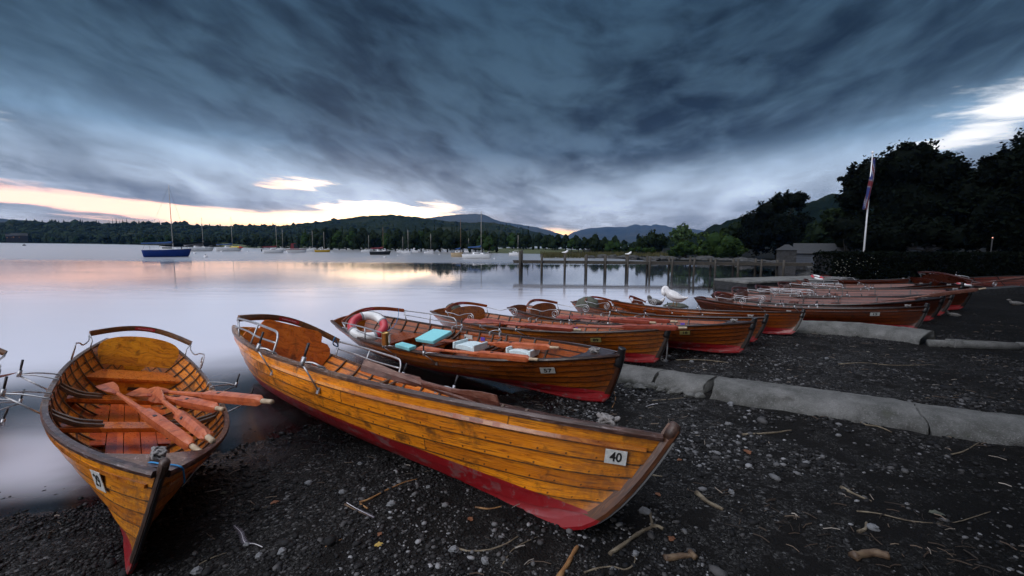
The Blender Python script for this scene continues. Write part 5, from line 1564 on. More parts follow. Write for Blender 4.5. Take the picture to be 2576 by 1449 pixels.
# unseen trees added beside and behind the camera to shade the shingle
def shade_tree(label, x, y, h, R_, seed):
    root = empty('broadleaf_tree', (x, y, gz(x, y))); tag(root, label, 'tree', 'trees on the right bank')
    L_ = [((0, 0, h * .75), R_), ((-R_ * .6, -R_ * .3, h * .62), R_ * .7), ((R_ * .5, R_ * .5, h * .65), R_ * .75), ((0, -R_ * .7, h * .7), R_ * .7), ((0, R_ * .7, h * .8), R_ * .7)]
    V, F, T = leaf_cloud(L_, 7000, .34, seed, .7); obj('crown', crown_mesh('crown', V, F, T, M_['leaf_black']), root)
    trunk_mb(h * .8, .35, L_, seed).build('trunk', M_['bark'], root)
shade_tree('unseen tree added to shade the lower right of the shingle', 11.0, 1.2, 9, 4.6, 41)
shade_tree('second unseen tree added for shade further along the right side', 17.0, 5.2, 9, 4.8, 42)
shade_tree('unseen tree added for shade behind the viewer on the right', 8.2, -3.2, 9, 4.4, 43)
shade_tree('broad unseen tree added for shade just behind the viewer', 4.2, -5.0, 8.5, 4.0, 44)
shade_tree('unseen tree added for shade straight behind the viewer', .4, -6.6, 8.5, 4.0, 45)

# far shore: shared small tree meshes
def far_variant(kind, seed):
    rr = random.Random(seed)
    if kind == 'conifer':
        L_ = [((0, 0, .12 + .80 * k / 7), .20 * (1 - k / 8.2) + .02) for k in range(8)]
        V, F, T = leaf_cloud(L_, 520, .045, seed, .75); m = 'leaf_dark'
    else:
        L_ = [((0, 0, .62), .30), ((rr.uniform(-.25, -.1), .05, .5), .24), ((rr.uniform(.1, .28), -.05, .52), .24), ((rr.uniform(-.1, .1), 0, .78), .17), ((rr.uniform(-.2, .2), .1, .32), .28), ((.18, -.1, .22), .2), ((-.2, -.05, .2), .2)]
        V, F, T = leaf_cloud(L_, 900, .045, seed, .78); m = 'leaf_dark' if kind == 'dark' else 'leaf_mid'
    return crown_mesh('crown', V, F, T, M_[m]), trunk_mb(.5, .028, L_, seed, 3).data('trunk', M_['bark'])
VAR = {k: [far_variant(k, s) for s in ss_] for k, ss_ in (('dark', (1, 2, 3, 4)), ('green', (5, 6)), ('conifer', (7, 8)))}
LAND = [(-40, 'the left edge'), (61, 'the dark buoy'), (200, 'the lit house'), (330, 'the lone pines'), (437, "the blue yacht's mast"), (512, "the white yacht beside the blue one"), (586, "the kayak yacht's mast"), (697, "the outboard yacht's mast"), (745, 'the maroon cruiser'), (816, "the yellow yacht's mast"), (928, "the left white yacht"), (965, "the black yacht's mast"), (1027, 'the pair of grey masts'), (1084, 'the lone small yacht'), (1160, "the brown yacht's mast"), (1211, "the tall white yacht's mast"), (1303, 'the yacht nearest the jetty'), (1421, 'the first gull'), (1500, 'the fifth jetty pile'), (1580, 'the second gull')]
_cnt = {}
ORD = ['first', 'second', 'third', 'fourth', 'fifth', 'sixth', 'seventh', 'eighth', 'ninth', 'tenth', 'eleventh', 'twelfth']
KW = {'dark': 'dark rounded tree', 'green': 'green rounded tree', 'conifer': 'dark pointed conifer'}
def far_tree(px, r_off, top_y, kind, w, row, k):
    r0 = CAM_Z / max(-(elev_at(px, float(SHY(px)), 1.0) - CAM_Z), .004)
    r = r0 + r_off; d = ray(px, 620); kk = r / math.hypot(d.x, d.y); x, y = d.x * kk, d.y * kk
    te0 = elev_at(px, float(SHY(px)), 1.0) - CAM_Z
    z = max(.1, (CAM_Z + r * (te0 + (.0) )) * 0 + .15 + r_off * .02)
    h = elev_at(px, top_y, r) - z
    land = max([l for l in LAND if l[0] <= px] or [LAND[0]], key=lambda l: l[0])
    key = (land[1], row, kind); _cnt[key] = _cnt.get(key, 0) + 1
    lab = '%s %s after %s, %s' % (ORD[_cnt[key] - 1], KW[kind], land[1], row)
    nm = {'dark': 'broadleaf_tree', 'green': 'broadleaf_tree', 'conifer': 'conifer_tree'}[kind]
    o = bpy.data.objects.new(nm, None); col.objects.link(o); o.location = (x, y, z); o.rotation_euler = (0, 0, k * 2.1); o.scale = (h * w, h * w, h)
    tag(o, lab, 'tree', 'trees along the far shore')
    c, t_ = VAR[kind][k % len(VAR[kind])]
    q = obj('crown', c, o); q2 = obj('trunk', t_, o)
    g = .75 + .5 * ((k * 37) % 17) / 17; q.color = (g, g * 1.02, g, 1)
TOPF = interp([(-60, 590), (40, 588), (120, 594), (200, 590), (300, 592), (400, 590), (480, 592), (560, 590), (640, 586), (700, 588), (760, 578), (800, 572), (870, 568), (900, 566), (960, 574), (1010, 572), (1070, 567), (1130, 562), (1180, 574), (1250, 576), (1290, 582), (1330, 588), (1385, 583), (1410, 586), (1444, 592), (1470, 590), (1495, 587), (1510, 597), (1530, 590), (1552, 592), (1575, 602), (1600, 606)])
rr_ = random.Random(5); k = 0; px = -60.0
while px < 1600:
    kind = 'conifer' if rr_.random() < (.28 if px < 1250 else .06) else ('green' if rr_.random() < .3 else 'dark')
    step = 13 + 9 * rr_.random() if px > 640 else 15 + 8 * rr_.random()
    off = 22 if 1255 < px < 1490 else (14 if 430 < px < 640 else 3)
    top = float(TOPF(px)) + rr_.uniform(-3, 9) + (6 if off == 3 and px > 640 else 0)
    far_tree(px, off + rr_.random() * 4, top, kind, 1.0 if kind != 'conifer' else .55, 'front row', k); k += 1
    px += step
px = -50.0
while px < 1590:
    kind = 'conifer' if rr_.random() < .35 and px < 1300 else 'dark'
    far_tree(px, 34 + rr_.random() * 10, float(TOPF(px)) + rr_.uniform(-4, 3), kind, .9 if kind != 'conifer' else .45, 'back row', k); k += 1
    px += 17 + 10 * rr_.random()
for px, ty in ((1328, 568), (1315, 573), (1150, 566), (1143, 570)):
    far_tree(px, 40, ty, 'conifer', .42, 'standing above the others', k); k += 1
for i, px in enumerate((278, 287, 296, 304, 312, 322)):
    d = ray(px, 600); r = 560; kk = r / math.hypot(d.x, d.y); z = elev_at(px, 566, r)
    o = bpy.data.objects.new('pine_tree', None); col.objects.link(o); o.location = (d.x * kk, d.y * kk, z - 1); h = 5.5 + (i * 7 % 3); o.scale = (h * .45, h * .45, h)
    tag(o, 'lone pine on the skyline above the left wood, %s of six' % ORD[i], 'tree', 'lone pines on the ridge'); c, t_ = VAR['conifer'][i % 2]; obj('crown', c, o); obj('trunk', t_, o)
# woodland that reads as one mass on the hillside
def woodland():
    r = np.random.default_rng(77); S_ = interp(skyA); VV = []; FF = []; TT = []; off = 0
    for i in range(3600):
        px = r.uniform(-80, 1330); u = r.uniform(.05, 1.0) ** 1.2
        te1 = elev_at(px, float(S_(px)), 1.0) - CAM_Z; te0 = elev_at(px, float(SHY(px)), 1.0) - CAM_Z; r0 = CAM_Z / max(-te0, .004)
        if 780 < px < 1250 and u > .45 and r.random() < .82: continue
        rr = r0 + (620 - r0) * u; te = te0 + (te1 - te0) * u ** 1.15; z = CAM_Z + rr * te
        d = ray(px, 620); k = rr / math.hypot(d.x, d.y); s = rr * r.uniform(.0035, .0065)
        con = r.random() < .4
        sc = np.array([s * .5, s * .5, s * 1.25]) if con else np.array([s, s, s * .9])
        B = ICO_V * (1 + .5 * (r.random((len(ICO_V), 1)) - .5)) * sc
        if con: B[:, :2] *= (1.1 - (B[:, 2:3] / sc[2] + 1) * .5)
        VV.append(B + np.array([d.x * k, d.y * k, z])); FF.append(ICO_F + off); off += len(ICO_V); TT.append(np.full(len(ICO_V), r.random() ** 1.5))
    tag(obj('woodland', rawmesh('woodland', np.concatenate(VV), np.concatenate(FF), M_['leaf_dark'], False, np.concatenate(TT))), 'dark mixed wood covering the long hill behind the lake', 'wood', kind='stuff')
woodland()
hill('meadow', [(1180, 637), (1230, 628), (1270, 624), (1400, 625), (1470, 630), (1560, 638), (1640, 640)], 0, 112, M_['meadow'], 1180, 1640, 120, .15, footy=SHY, nr=12)
hill('meadow', [(400, 619), (440, 610), (500, 609), (560, 610), (620, 617), (680, 622)], 0, 190, M_['meadow'], 400, 680, 80, .1, footy=SHY, nr=12)
# reeds
def blades(n, spots, h, w, seed):
    r = np.random.default_rng(seed); V = []; T = []
    for i in range(n):
        px, py = spots(r); p = at(px, py, 0.0); a = r.random() * 3.14; hh = h * r.uniform(.6, 1.2); lx, ly = r.normal(0, .12, 2) * hh
        dx, dy = math.cos(a) * w, math.sin(a) * w
        V += [(p.x - dx, p.y - dy, 0), (p.x + dx, p.y + dy, 0), (p.x + lx + dx * .2, p.y + ly, hh), (p.x + lx - dx * .2, p.y + ly, hh)]; T += [r.random()] * 4
    return np.array(V), np.arange(n * 4).reshape(-1, 4), np.array(T)
V, F, T = blades(3200, lambda r: (r.uniform(1360, 1690), r.uniform(643, 649)), .75, .05, 3)
tag(obj('reeds', rawmesh('reeds', V, F, M_['reed'], False, T)), 'pale reed bed along the far water edge', 'reeds', kind='stuff')

# ------------------------------------------------------------------ timber jetty
jr = empty('jetty'); tag(jr, 'long low timber jetty on tall piles crossing the lake', 'jetty')
JA = at(1301, 690, 0); JB = at(2040, 698, 0)
ax_ = (JB - JA); JL = ax_.length; ax_.normalize(); jn = Vector((-ax_.y, ax_.x, 0))
jz = lambda px, py, P: elev_at(px, py, math.hypot(P.x, P.y))
zd = jz(1301, 654.5, JA)
jr.location = JA; jr.rotation_euler = (0, 0, math.atan2(ax_.y, ax_.x))
MB().box((JL / 2 - .1, .35, zd - .05), (JL + .4, .55, .07)).build('deck', M_['pile'], jr)
for s in (0.02, .68): MB().box((JL / 2 - .1, s, zd - .14), (JL + .3, .07, .12)).build('side_beam', M_['pile'], jr)
def jt(px):  # distance along the jetty axis for a photo column
    d = ray(px, 660); det = d.x * ax_.y - d.y * ax_.x
    return (JA.y * d.x - JA.x * d.y) / -det if abs(det) > 1e-9 else 0
k = 0
for px, top in ((1309, 630), (1362, 640), (1421, 640), (1475, 641), (1524, 642), (1579.5, 644), (1634, 645), (1690, 647), (1745, 647), (1799, 649), (1857, 650), (1914, 652), (1970, 655)):
    s = jt(px); P = JA + ax_ * s; zt = jz(px, top, P)
    for row, off in ((0, -.07), (1, .78)):
        mb = MB(); lean = rr_.uniform(-.02, .02)
        mb.tube([(s + row * .05, off, -1.2), (s + row * .05 + lean, off, zt * .5), (s + row * .05 + lean * 2, off, zt + rr_.uniform(-.06, .04))], .070 if px != 1309 else .09, 9)
        mb.build('pile', M_['pile'], jr)
    k += 1
for s in (jt(1309),):
    MB().box((s, .35, zd + .35), (.10, .9, .07)).build('cross_rail', M_['pile'], jr)

def gull(px, py, lab):
    s = jt(px); P = JA + ax_ * s + jn * -.07; z = jz(px, py, P)
    root = empty('gull', (P.x, P.y, z)); tag(root, lab, 'gull', 'gulls on the jetty')
    mb = MB().tube(smooth_path([(-.22, 0, .13), (-.1, 0, .13), (.03, 0, .14), (.12, 0, .20), (.15, 0, .25), (.20, 0, .25)], 4), .07, 10, radii=[.2 + .8 * math.sin(min(1, i / 12) * 1.57) if i < 12 else max(.15, 1 - (i - 12) * .09) for i in range(21)])
    mb.build('body', M_['white_paint'], root)
    MB().tube([(.0, .02, .0), (.0, .02, .1)], .010, 5).build('leg', M_['stick_orange'], root); MB().tube([(.0, -.02, .0), (.0, -.02, .1)], .010, 5).build('leg', M_['stick_orange'], root)
gull(1421, 640, 'white gull on the third pile of the jetty'); gull(1579.5, 644, 'white gull on the sixth pile of the jetty')

# ------------------------------------------------------------------ right bank: quay, boathouse, rocks, hedge, flag
def facing(px, py, z0, name, label, cat):
    p = at(px, py, z0); a = math.atan2(p.x, p.y)
    root = empty(name, p, -a); tag(root, label, cat); return root, math.hypot(p.x, p.y)
# boathouse : local x = right in the picture, y = away
bh, br = facing(1975, 688, 0, 'boathouse', 'stone tower boathouse with slate roof at the shore end of the jetty', 'boathouse')
m_ = br / FPX * math.cos(azim(1975)) ** 1.7
zz_ = lambda py: (elev_at(1975, py, br))
w0 = 48 * m_
MB().box((0, w0 / 2, zz_(628) / 2 - .2), (w0, w0, zz_(628) + .4)).build('wall', M_['stone'], bh)
V = [(-w0 * .58, -w0 * .08, zz_(629)), (w0 * .58, -w0 * .08, zz_(629)), (w0 * .58, w0 * 1.08, zz_(629)), (-w0 * .58, w0 * 1.08, zz_(629)), (-w0 * .1, w0 * .5, zz_(615)), (w0 * .1, w0 * .5, zz_(615))]
MB().add([Vector(v) for v in V], [(0, 1, 5, 4), (1, 2, 5), (2, 3, 4, 5), (3, 0, 4), (3, 2, 1, 0)]).build('roof', M_['slate'], bh)
MB().box((w0 * .1, -.02, zz_(650)), (.05, .06, zz_(632) - zz_(668))).build('drain_pipe', M_['black_wood'], bh)
sh, sr = facing(2055, 684, 0, 'boat_shed', 'long white boarded shed with slate roof beside the tower', 'shed')
m2 = sr / FPX * math.cos(azim(2055)) ** 1.8; zs = lambda py: elev_at(2055, py, sr); ws = 124 * m2
MB().box((0, .9, (zs(636) + zs(668)) / 2), (ws, 1.8, zs(636) - zs(668))).build('wall', M_['white_wood'], sh)
MB().box((0, .95, zs(668) / 2 - .2), (ws, 1.9, zs(668) + .4)).build('stone_base', M_['stone'], sh)
for f in (-.49, -.06, .30): MB().box((f * ws, -.015, (zs(636) + zs(668)) / 2), (.07, .05, zs(636) - zs(668))).build('post', M_['black_wood'], sh)
V = [(-ws * .52, -.18, zs(637.5)), (ws * .52, -.18, zs(637.5)), (ws * .52, .9, zs(612)), (-ws * .52, .9, zs(612)), (ws * .52, 2.0, zs(637.5)), (-ws * .52, 2.0, zs(637.5))]
MB().add([Vector(v) for v in V], [(0, 1, 2, 3), (3, 2, 4, 5), (0, 3, 5), (1, 4, 2), (0, 5, 4, 1)]).build('roof', M_['slate'], sh)
MB().box((0, -.20, zs(638)), (ws * 1.03, .05, .05)).build('gutter', M_['black_wood'], sh)
for f in (-.30, .12): 
    mbw = MB()
    for i in range(5): mbw.box((f * ws, -.012, zs(640) + (zs(662) - zs(640)) * i / 4), (ws * .34, .01, .012))
    mbw.build('board_line', M_['black_wood'], sh)
hs, hr = facing(2330, 634, 1.35, 'cottage', 'low white cottage wall with dark roof behind the hedge', 'cottage')
m3 = hr / FPX
hp = at(2330, 640, 1.2); dd = ray(2330, 640); kk = 44 / math.hypot(dd.x, dd.y); hs.location = (dd.x * kk, dd.y * kk, gz(dd.x * kk, dd.y * kk))
hz0 = hs.location.z; zc = lambda py: elev_at(2330, py, 44) - hz0; wc = 135 / FPX * 44 * .52
MB().box((0, 1.2, zc(616) / 2), (wc, 2.4, zc(616))).build('wall', M_['white_wood'], hs)
V = [(-wc * .53, -.2, zc(617)), (wc * .53, -.2, zc(617)), (wc * .53, 1.2, zc(588)), (-wc * .53, 1.2, zc(588)), (wc * .53, 2.6, zc(617)), (-wc * .53, 2.6, zc(617))]
MB().add([Vector(v) for v in V], [(0, 1, 2, 3), (3, 2, 4, 5), (0, 3, 5), (1, 4, 2), (0, 5, 4, 1)]).build('roof', M_['slate'], hs)
for f in (-.28, .02, .3): MB().box((f * wc, -.01, zc(623)), (wc * .17, .04, (zc(618) - zc(628)))).build('window', M_['black_wood'], hs)
# quay
qa = at(1880, 734, 0); qb = at(2130, 722, 0)
qx = (qb - qa).normalized(); qn = Vector((-qx.y, qx.x, 0)); qh = elev_at(1880, 711, math.hypot(qa.x, qa.y))
qr = empty('stone_quay', qa); qr.rotation_euler = (0, 0, math.atan2(qx.y, qx.x)); tag(qr, 'low stone quay with pale capping at the water edge', 'quay')
ql = (qb - qa).length
MB().box((ql / 2, .9, qh / 2 - .35), (ql, 1.7, qh + .6)).build('wall', M_['stone'], qr)
for i in range(9): MB().box((ql * (i + .5) / 9, .9, qh - .01 + .004 * (i % 3)), (ql / 9 - .02, 1.85, .09)).build('capping_slab', M_['concrete'], qr, bevel=.015)
# far low wall above the beach
wa, wb = at(2425, 724, .45), at(2700, 722, .45)
wm = MB(); wm.sweep([(wa.x, wa.y, gz(wa.x, wa.y)), ((wa.x + wb.x) / 2, (wa.y + wb.y) / 2, .35), (wb.x, wb.y, gz(wb.x, wb.y))], [(-.2, -.3), (.2, -.3), (.2, .16), (-.2, .16)])
tag(wm.build('kerb_wall', M_['stone']), 'low stone kerb wall at the back of the beach', 'wall')
# rocks
rockv = [rockmesh(50 + k, 14, 9, M_['rock'], .45) for k in range(5)]
rr_ = random.Random(9)
rk = [(1485 + 26 * i + rr_.uniform(-6, 6), 650 + .035 * 26 * i * .9 + rr_.uniform(-2, 2), rr_.uniform(.5, 1.0)) for i in range(19)]
for i, (px, py, s) in enumerate(rk):
    p = at(px, py, 0); o = obj('shore_rock', rockv[i % 5]); o.location = (p.x, p.y, s * .15); o.scale = (s * 1.3, s, s * .55); o.rotation_euler = (0, 0, i * 1.9)
    tag(o, '%s low dark rock counted from the reeds along the bank behind the jetty' % (ORD[i] if i < 12 else ['thirteenth', 'fourteenth', 'fifteenth', 'sixteenth', 'seventeenth', 'eighteenth', 'nineteenth'][i - 12]), 'rock', 'dark rocks along the right bank')
for i, (px, py, s, zt, lab) in enumerate([(2063, 672, .55, 1.0, 'pale boulder in front of the white shed'), (2090, 668, .5, 1.15, 'smaller boulder against the hedge end'), (2045, 690, .6, .3, 'dark rock where the jetty meets the bank'), (2075, 694, .5, .3, 'dark rock under the hedge by the bank'), (2105, 698, .6, .3, 'dark rock at the left foot of the hedge')]):
    p = at(px, py, zt * .6); o = obj('shore_rock', rockv[i % 5]); o.location = (p.x, p.y, zt * .3); o.scale = (s * 1.5, s, max(s * .6, zt * .55)); tag(o, lab, 'rock', 'boulders by the boathouse')
# hedge
ha = at(2092, 704, .30); hb = at(2750, 698, .30)
hx = (hb - ha); hl = hx.length; hx.normalize(); hh = elev_at(2140, 630, math.hypot(ha.x, ha.y)) - .3
hg = empty('hedge', (ha.x, ha.y, .15)); hg.rotation_euler = (0, 0, math.atan2(hx.y, hx.x)); tag(hg, 'long dark clipped hedge behind the beach with white flowers at its left end', 'hedge')
def hedge_leaves():
    r = np.random.default_rng(4); n = 17000
    x = r.random(n) * hl; side = r.random(n); th = 1.2
    top = side < .3
    y = np.where(top, r.random(n) * th, r.normal(0, .035, n)); z = np.where(top, hh + r.normal(0, .04, n), r.random(n) * hh)
    e = r.random(n) < .03; x = np.where(e, r.normal(0, .04, n), x); y = np.where(e, r.random(n) * th, y)
    z += .09 * (fbm(x * 1.2, y * 1.2, 3) - .5); y -= .16 * (fbm(x * 1.5, z * 2 + 9, 3) - .5)
    P = np.stack([x, y, z], 1); a = r.normal(size=(n, 3)); a /= np.linalg.norm(a, axis=1)[:, None]; b = np.cross(a, r.normal(size=(n, 3))); b /= np.linalg.norm(b, axis=1)[:, None]
    s = .065 * r.uniform(.6, 1.5, n)[:, None]
    V = np.stack([P - a * s, P - b * s * .6, P + a * s, P + b * s * .6], 1).reshape(-1, 3)
    return V, np.arange(n * 4).reshape(-1, 4), np.repeat(r.random(n) ** 2, 4)
V, F, T = hedge_leaves(); obj('foliage', rawmesh('foliage', V, F, M_['leaf_black'], False, T), hg)
MB().box((hl / 2, .62, hh / 2 - .05), (hl - .1, 1.05, hh - .05)).build('inner_growth', M_['black_wood'], hg)
r_ = np.random.default_rng(8); fx = r_.random(110) ** 1.4 * 2.6; fz = .12 + r_.random(110) * (hh - .3)
fm = MB()
for a, b in zip(fx[:45], fz[:45]):
    fm.box((a, -.10 - .03 * r_.random(), b), (.028, .02, .024))
fm.build('blossom', M_['petal'], hg)
# flagpole
d = ray(2173.5, 627); kk = 34 / math.hypot(d.x, d.y); fp = Vector((d.x * kk, d.y * kk, 0)); fp.z = gz(fp.x, fp.y)
fr_ = empty('flagpole', fp); tag(fr_, 'tall white flagpole rising behind the hedge', 'flagpole')
ftop = elev_at(2200, 386, 34) - fp.z
MB().tube([(0, 0, 0), (0, 0, ftop * .5), (0, 0, ftop)], .048, 10, radii=[1.15, .9, .5]).build('pole', M_['white_paint'], fr_)
MB().lathe([(.02, 0), (.06, .02), (.075, .07), (.05, .12), (.01, .14)], (0, 0, ftop), 10).build('finial', M_['white_paint'], fr_)
def jack(u, v):
    """union flag colour at u in 0..2, v in 0..1"""
    du, dv = abs(u - 1), abs(v - .5)
    if du < .10 or dv < .10: return (.10, .004, .01)
    if du < .17 or dv < .17: return (.13, .13, .16)
    e = abs(abs(u - 1) * .5 - abs(v - .5))
    if e < .05: return (.10, .004, .01)
    if e < .13: return (.2, .2, .24)
    return (.012, .02, .12)
def flag_mesh():
    mb = MB(); fl = ftop * .40; nu, nv = 44, 22; V = []; Cc = []
    for i in range(nu + 1):
        for j in range(nv + 1):
            f = i / nu; g = j / nv
            spread = .09 + .08 * math.sin(f * 3.0)
            x = .05 + (-.35 * f + .12 * math.sin(f * 5)) * .6 + (g - .5) * spread * (1 - .3 * f) ; y = .11 * math.sin(g * 14 + f * 4) * (.5 + f)
            V.append(Vector((x, y, -f * fl - .12 * math.sin(g * 3)))); Cc.append(jack(f * 2, g))
    F = [(i * (nv + 1) + j, i * (nv + 1) + j + 1, (i + 1) * (nv + 1) + j + 1, (i + 1) * (nv + 1) + j) for i in range(nu) for j in range(nv)]
    mb.add(V, F, None, True); mb.c = Cc
    return mb
def flagfn(t, b): t.inp(b.inputs['Base Color'], t.attr('tone'))
M_['flag'] = material('flag_cloth', (.2, .2, .3), .8, fn=flagfn)
fo = flag_mesh().build('flag', M_['flag'], None); fo.location = (fp.x, fp.y - .07, fp.z + ftop - .25)
sm = fo.modifiers.new('cloth', 'SOLIDIFY'); sm.thickness = .006
tag(fo, 'union flag hanging limp against the white pole', 'flag')
# tiny lit lamp among the dark trees
d = ray(2497, 598); kk = 37 / math.hypot(d.x, d.y); lp = Vector((d.x * kk, d.y * kk, 0)); lz = elev_at(2497, 598, 37); lp.z = gz(lp.x, lp.y)
lr_ = empty('garden_lamp', lp); tag(lr_, 'tiny orange lamp glowing in the black trees', 'lamp')
em = bpy.data.materials.new('lamp_glow'); em.use_nodes = True; nb = em.node_tree.nodes['Principled BSDF']; nb.inputs['Emission Color'].default_value = (1, .25, .08, 1); nb.inputs['Emission Strength'].default_value = 1.2
MB().tube([(0, 0, 0), (0, 0, lz - lp.z - .05)], .03, 6).build('post', M_['black_wood'], lr_); MB().lathe([(.01, -.03), (.03, -.015), (.03, .015), (.01, .03)], (0, 0, lz - lp.z), 8).build('globe', em, lr_)
# lit house on the far shore
def house(label, px, py, w, h, rh, mat, lit):
    r0 = CAM_Z / max(-(elev_at(px, float(SHY(px)), 1.0) - CAM_Z), .004) * .97; d = ray(px, py); kk = r0 / math.hypot(d.x, d.y)
    root = empty('house', (d.x * kk, d.y * kk, CAM_Z + d.z * kk), -math.atan2(d.x, d.y)); tag(root, label, 'house', 'houses on the far left shore')
    m = r0 / FPX; w *= m; h *= m; rh *= m
    MB().box((0, w / 3, h / 2 - 1), (w, w * .6, h + 2)).build('wall', mat, root)
    V = [(-w * .55, 0 - w * .02, h), (w * .55, -w * .02, h), (w * .55, w / 3, h + rh), (-w * .55, w / 3, h + rh), (w * .55, w * .68, h), (-w * .55, w * .68, h)]
    MB().add([Vector(v) for v in V], [(0, 1, 2, 3), (3, 2, 4, 5), (0, 3, 5), (1, 4, 2), (0, 5, 4, 1)]).build('roof', M_['slate'], root)
    for i in (-.3, 0, .3):
        MB().box((i * w, -.05, h * .55), (w * .14, .1, h * .35)).build('window', lit if i != 0 else M_['black_wood'], root)
em2 = bpy.data.materials.new('lit_window'); em2.use_nodes = True; nb = em2.node_tree.nodes['Principled BSDF']; nb.inputs['Base Color'].default_value = (.06, .04, .02, 1); nb.inputs['Emission Color'].default_value = (1, .42, .15, 1); nb.inputs['Emission Strength'].default_value = .12
house('house with warm lit windows among trees at the far left', 42, 602, 11, 6, 4, M_['stone'], em2)
house('pale fronted house right of the lit one at the far left', 60, 602, 9, 6, 4, M_['stone'], M_['black_wood'])
house('darker house left of the lit one at the far left', 24, 602, 8, 5, 4, M_['stone'], em2)

# ------------------------------------------------------------------ yachts on their moorings
M_['blue_hull'] = simple('blue_gelcoat', (.001, .028, .20), .4, 0, 0, scale=2, lo=.9, hi=1.1)
M_['white_hull'] = simple('white_gelcoat', (.80, .81, .84), .35, 0, .2, scale=2, lo=.9, hi=1.05)
M_['black_hull'] = simple('black_gelcoat', (.012, .014, .018), .3, 0, .4)
M_['yellow_hull'] = simple('yellow_gelcoat', (.62, .38, .02), .35, 0, .4)
M_['cream_hull'] = simple('cream_planks', (.42, .32, .20), .5)
M_['maroon'] = simple('maroon_canvas', (.13, .012, .02), .8, bump=.5)
M_['blue_canvas'] = simple('blue_canvas', (.01, .05, .16), .8, bump=.5)
M_['dark_canvas'] = simple('black_canvas', (.012, .014, .02), .8)
M_['glass'] = material('dark_glass', (.02, .025, .03), .1)
M_['mast'] = simple('silver_mast', (.42, .40, .38), .4, .3)
M_['wood_mast'] = simple('brown_mast', (.16, .09, .05), .5)
M_['kayak_y'] = simple('yellow_plastic', (.70, .50, .02), .4); M_['kayak_r'] = simple('red_plastic', (.50, .03, .02), .4)
M_['buoy'] = simple('white_buoy', (.6, .6, .62), .5)
def yacht(label, x0, x1, wl, deck, mast_px=None, mast_top=None, hull='white_hull', cover=None, boom=(0, 0), cabin=True, mat_m='mast', flip=False, group='yachts moored on the lake', outboard=False, stays=True, motor=False, name='yacht', yaw=0.0, band=None, boom_y=None):
    xc = (x0 + x1) / 2; p = at(xc, wl, 0); r = math.hypot(p.x, p.y); m = r / FPX * (math.hypot(1, (xc - 1288) / FPX) ** 0)
    # size from the angle between the two ends
    L = (azim(x1) - azim(x0)) * r / max(math.cos(yaw), .3); az0 = math.atan2(p.x, p.y)
    root = empty(name, p, -az0 + yaw); tag(root, label, 'motor boat' if motor else 'sailing boat', group)
    s = -1 if flip else 1; fb = (wl - deck) * m; B = L * .32
    V = []; U = []; NT_, NK = 18, 7
    for i in range(NT_ + 1):
        t = i / NT_; x = (t - .5) * L; b = B / 2 * (math.sin(math.pi * min(1, .18 + t * .82)) ** .6 if t > .35 else (.80 + .2 * math.sin(t / .35 * 1.57))) * (1 if t < .999 else .02)
        zt = fb * (1 + .18 * t * t)
        for k in range(NK + 1):
            q = k / NK; ang = q * math.pi
            yy = -math.cos(ang) * b; zz = zt - (zt + .22 * fb) * math.sin(ang) ** .55
            xx = x - (.10 * L * (math.sin(ang) ** .8)) * (t ** 4) + (.05 * L * math.sin(ang) * (1 - t) ** 6)
            V.append(Vector((xx * s, yy, zz)))
    F = [(i * (NK + 1) + k, (i + 1) * (NK + 1) + k, (i + 1) * (NK + 1) + k + 1, i * (NK + 1) + k + 1) for i in range(NT_) for k in range(NK)] + [tuple(range(NK + 1))]
    MB().add(V, F, None, True).build('hull', M_[hull], root)
    D = []; 
    for i in range(NT_ + 1): D += [V[i * (NK + 1)] + Vector((0, 0, .01)), V[i * (NK + 1) + NK] + Vector((0, 0, .01))]
    MB().add(D, [(2 * i, 2 * i + 1, 2 * i + 3, 2 * i + 2) for i in range(NT_)]).build('deck', M_['white_hull'] if hull != 'cream_hull' else M_['cream_hull'], root)
    if band:
        MB().sweep([V[i * (NK + 1)] + Vector((0, -.02, -.22 * fb)) for i in range(NT_)], [(-.015, -.06 * fb), (.015, -.06 * fb), (.015, .10 * fb), (-.015, .10 * fb)]).build('stripe', M_[band], root)
    dz = fb * 1.02
    if cabin:
        ch = fb * .55
        cb = MB(); ol = [(-.16 * L * s, -.20 * B * 1.3), (.20 * L * s, -.17 * B), (.24 * L * s, 0), (.20 * L * s, .17 * B), (-.16 * L * s, .20 * B * 1.3)]
        V2 = [Vector((x, y, dz - .02)) for x, y in ol] + [Vector((x * .92, y * .8, dz + ch * (1 if i in (0, 4) else .6))) for i, (x, y) in enumerate(ol)]
        cb.add(V2, [tuple(range(5, 10))] + [(i, (i + 1) % 5, 5 + (i + 1) % 5, 5 + i) for i in range(5)])
        c_ = cb.build('cabin', M_['white_hull'], root)
        MB().box((.0, -.225 * B, dz + ch * .5), (.20 * L, .02, ch * .30), Matrix.Rotation(-.0, 3, 'Z')).build('cabin_window', M_['glass'], c_)
    if motor:
        wn = MB(); V2 = [Vector((x * L * s, y * B, z * fb)) for x, y, z in ((-.30, -.36, 1), (.12, -.34, 1), (.12, .34, 1), (-.30, .36, 1), (-.26, -.28, 2.5), (-.05, -.26, 2.6), (-.05, .26, 2.6), (-.26, .28, 2.5))]
        wn.add(V2, [(4, 5, 6, 7), (0, 1, 5, 4), (1, 2, 6, 5), (2, 3, 7, 6), (3, 0, 4, 7)]); cn = wn.build('canopy', M_[cover or 'maroon'], root)
        MB().add([Vector((x * L * s, y * B, z * fb)) for x, y, z in ((.10, -.35, 1.15), (-.03, -.275, 2.4), (-.14, -.285, 2.4), (-.12, -.36, 1.25))], [(0, 1, 2, 3), (3, 2, 1, 0)]).build('window', M_['glass'], cn)
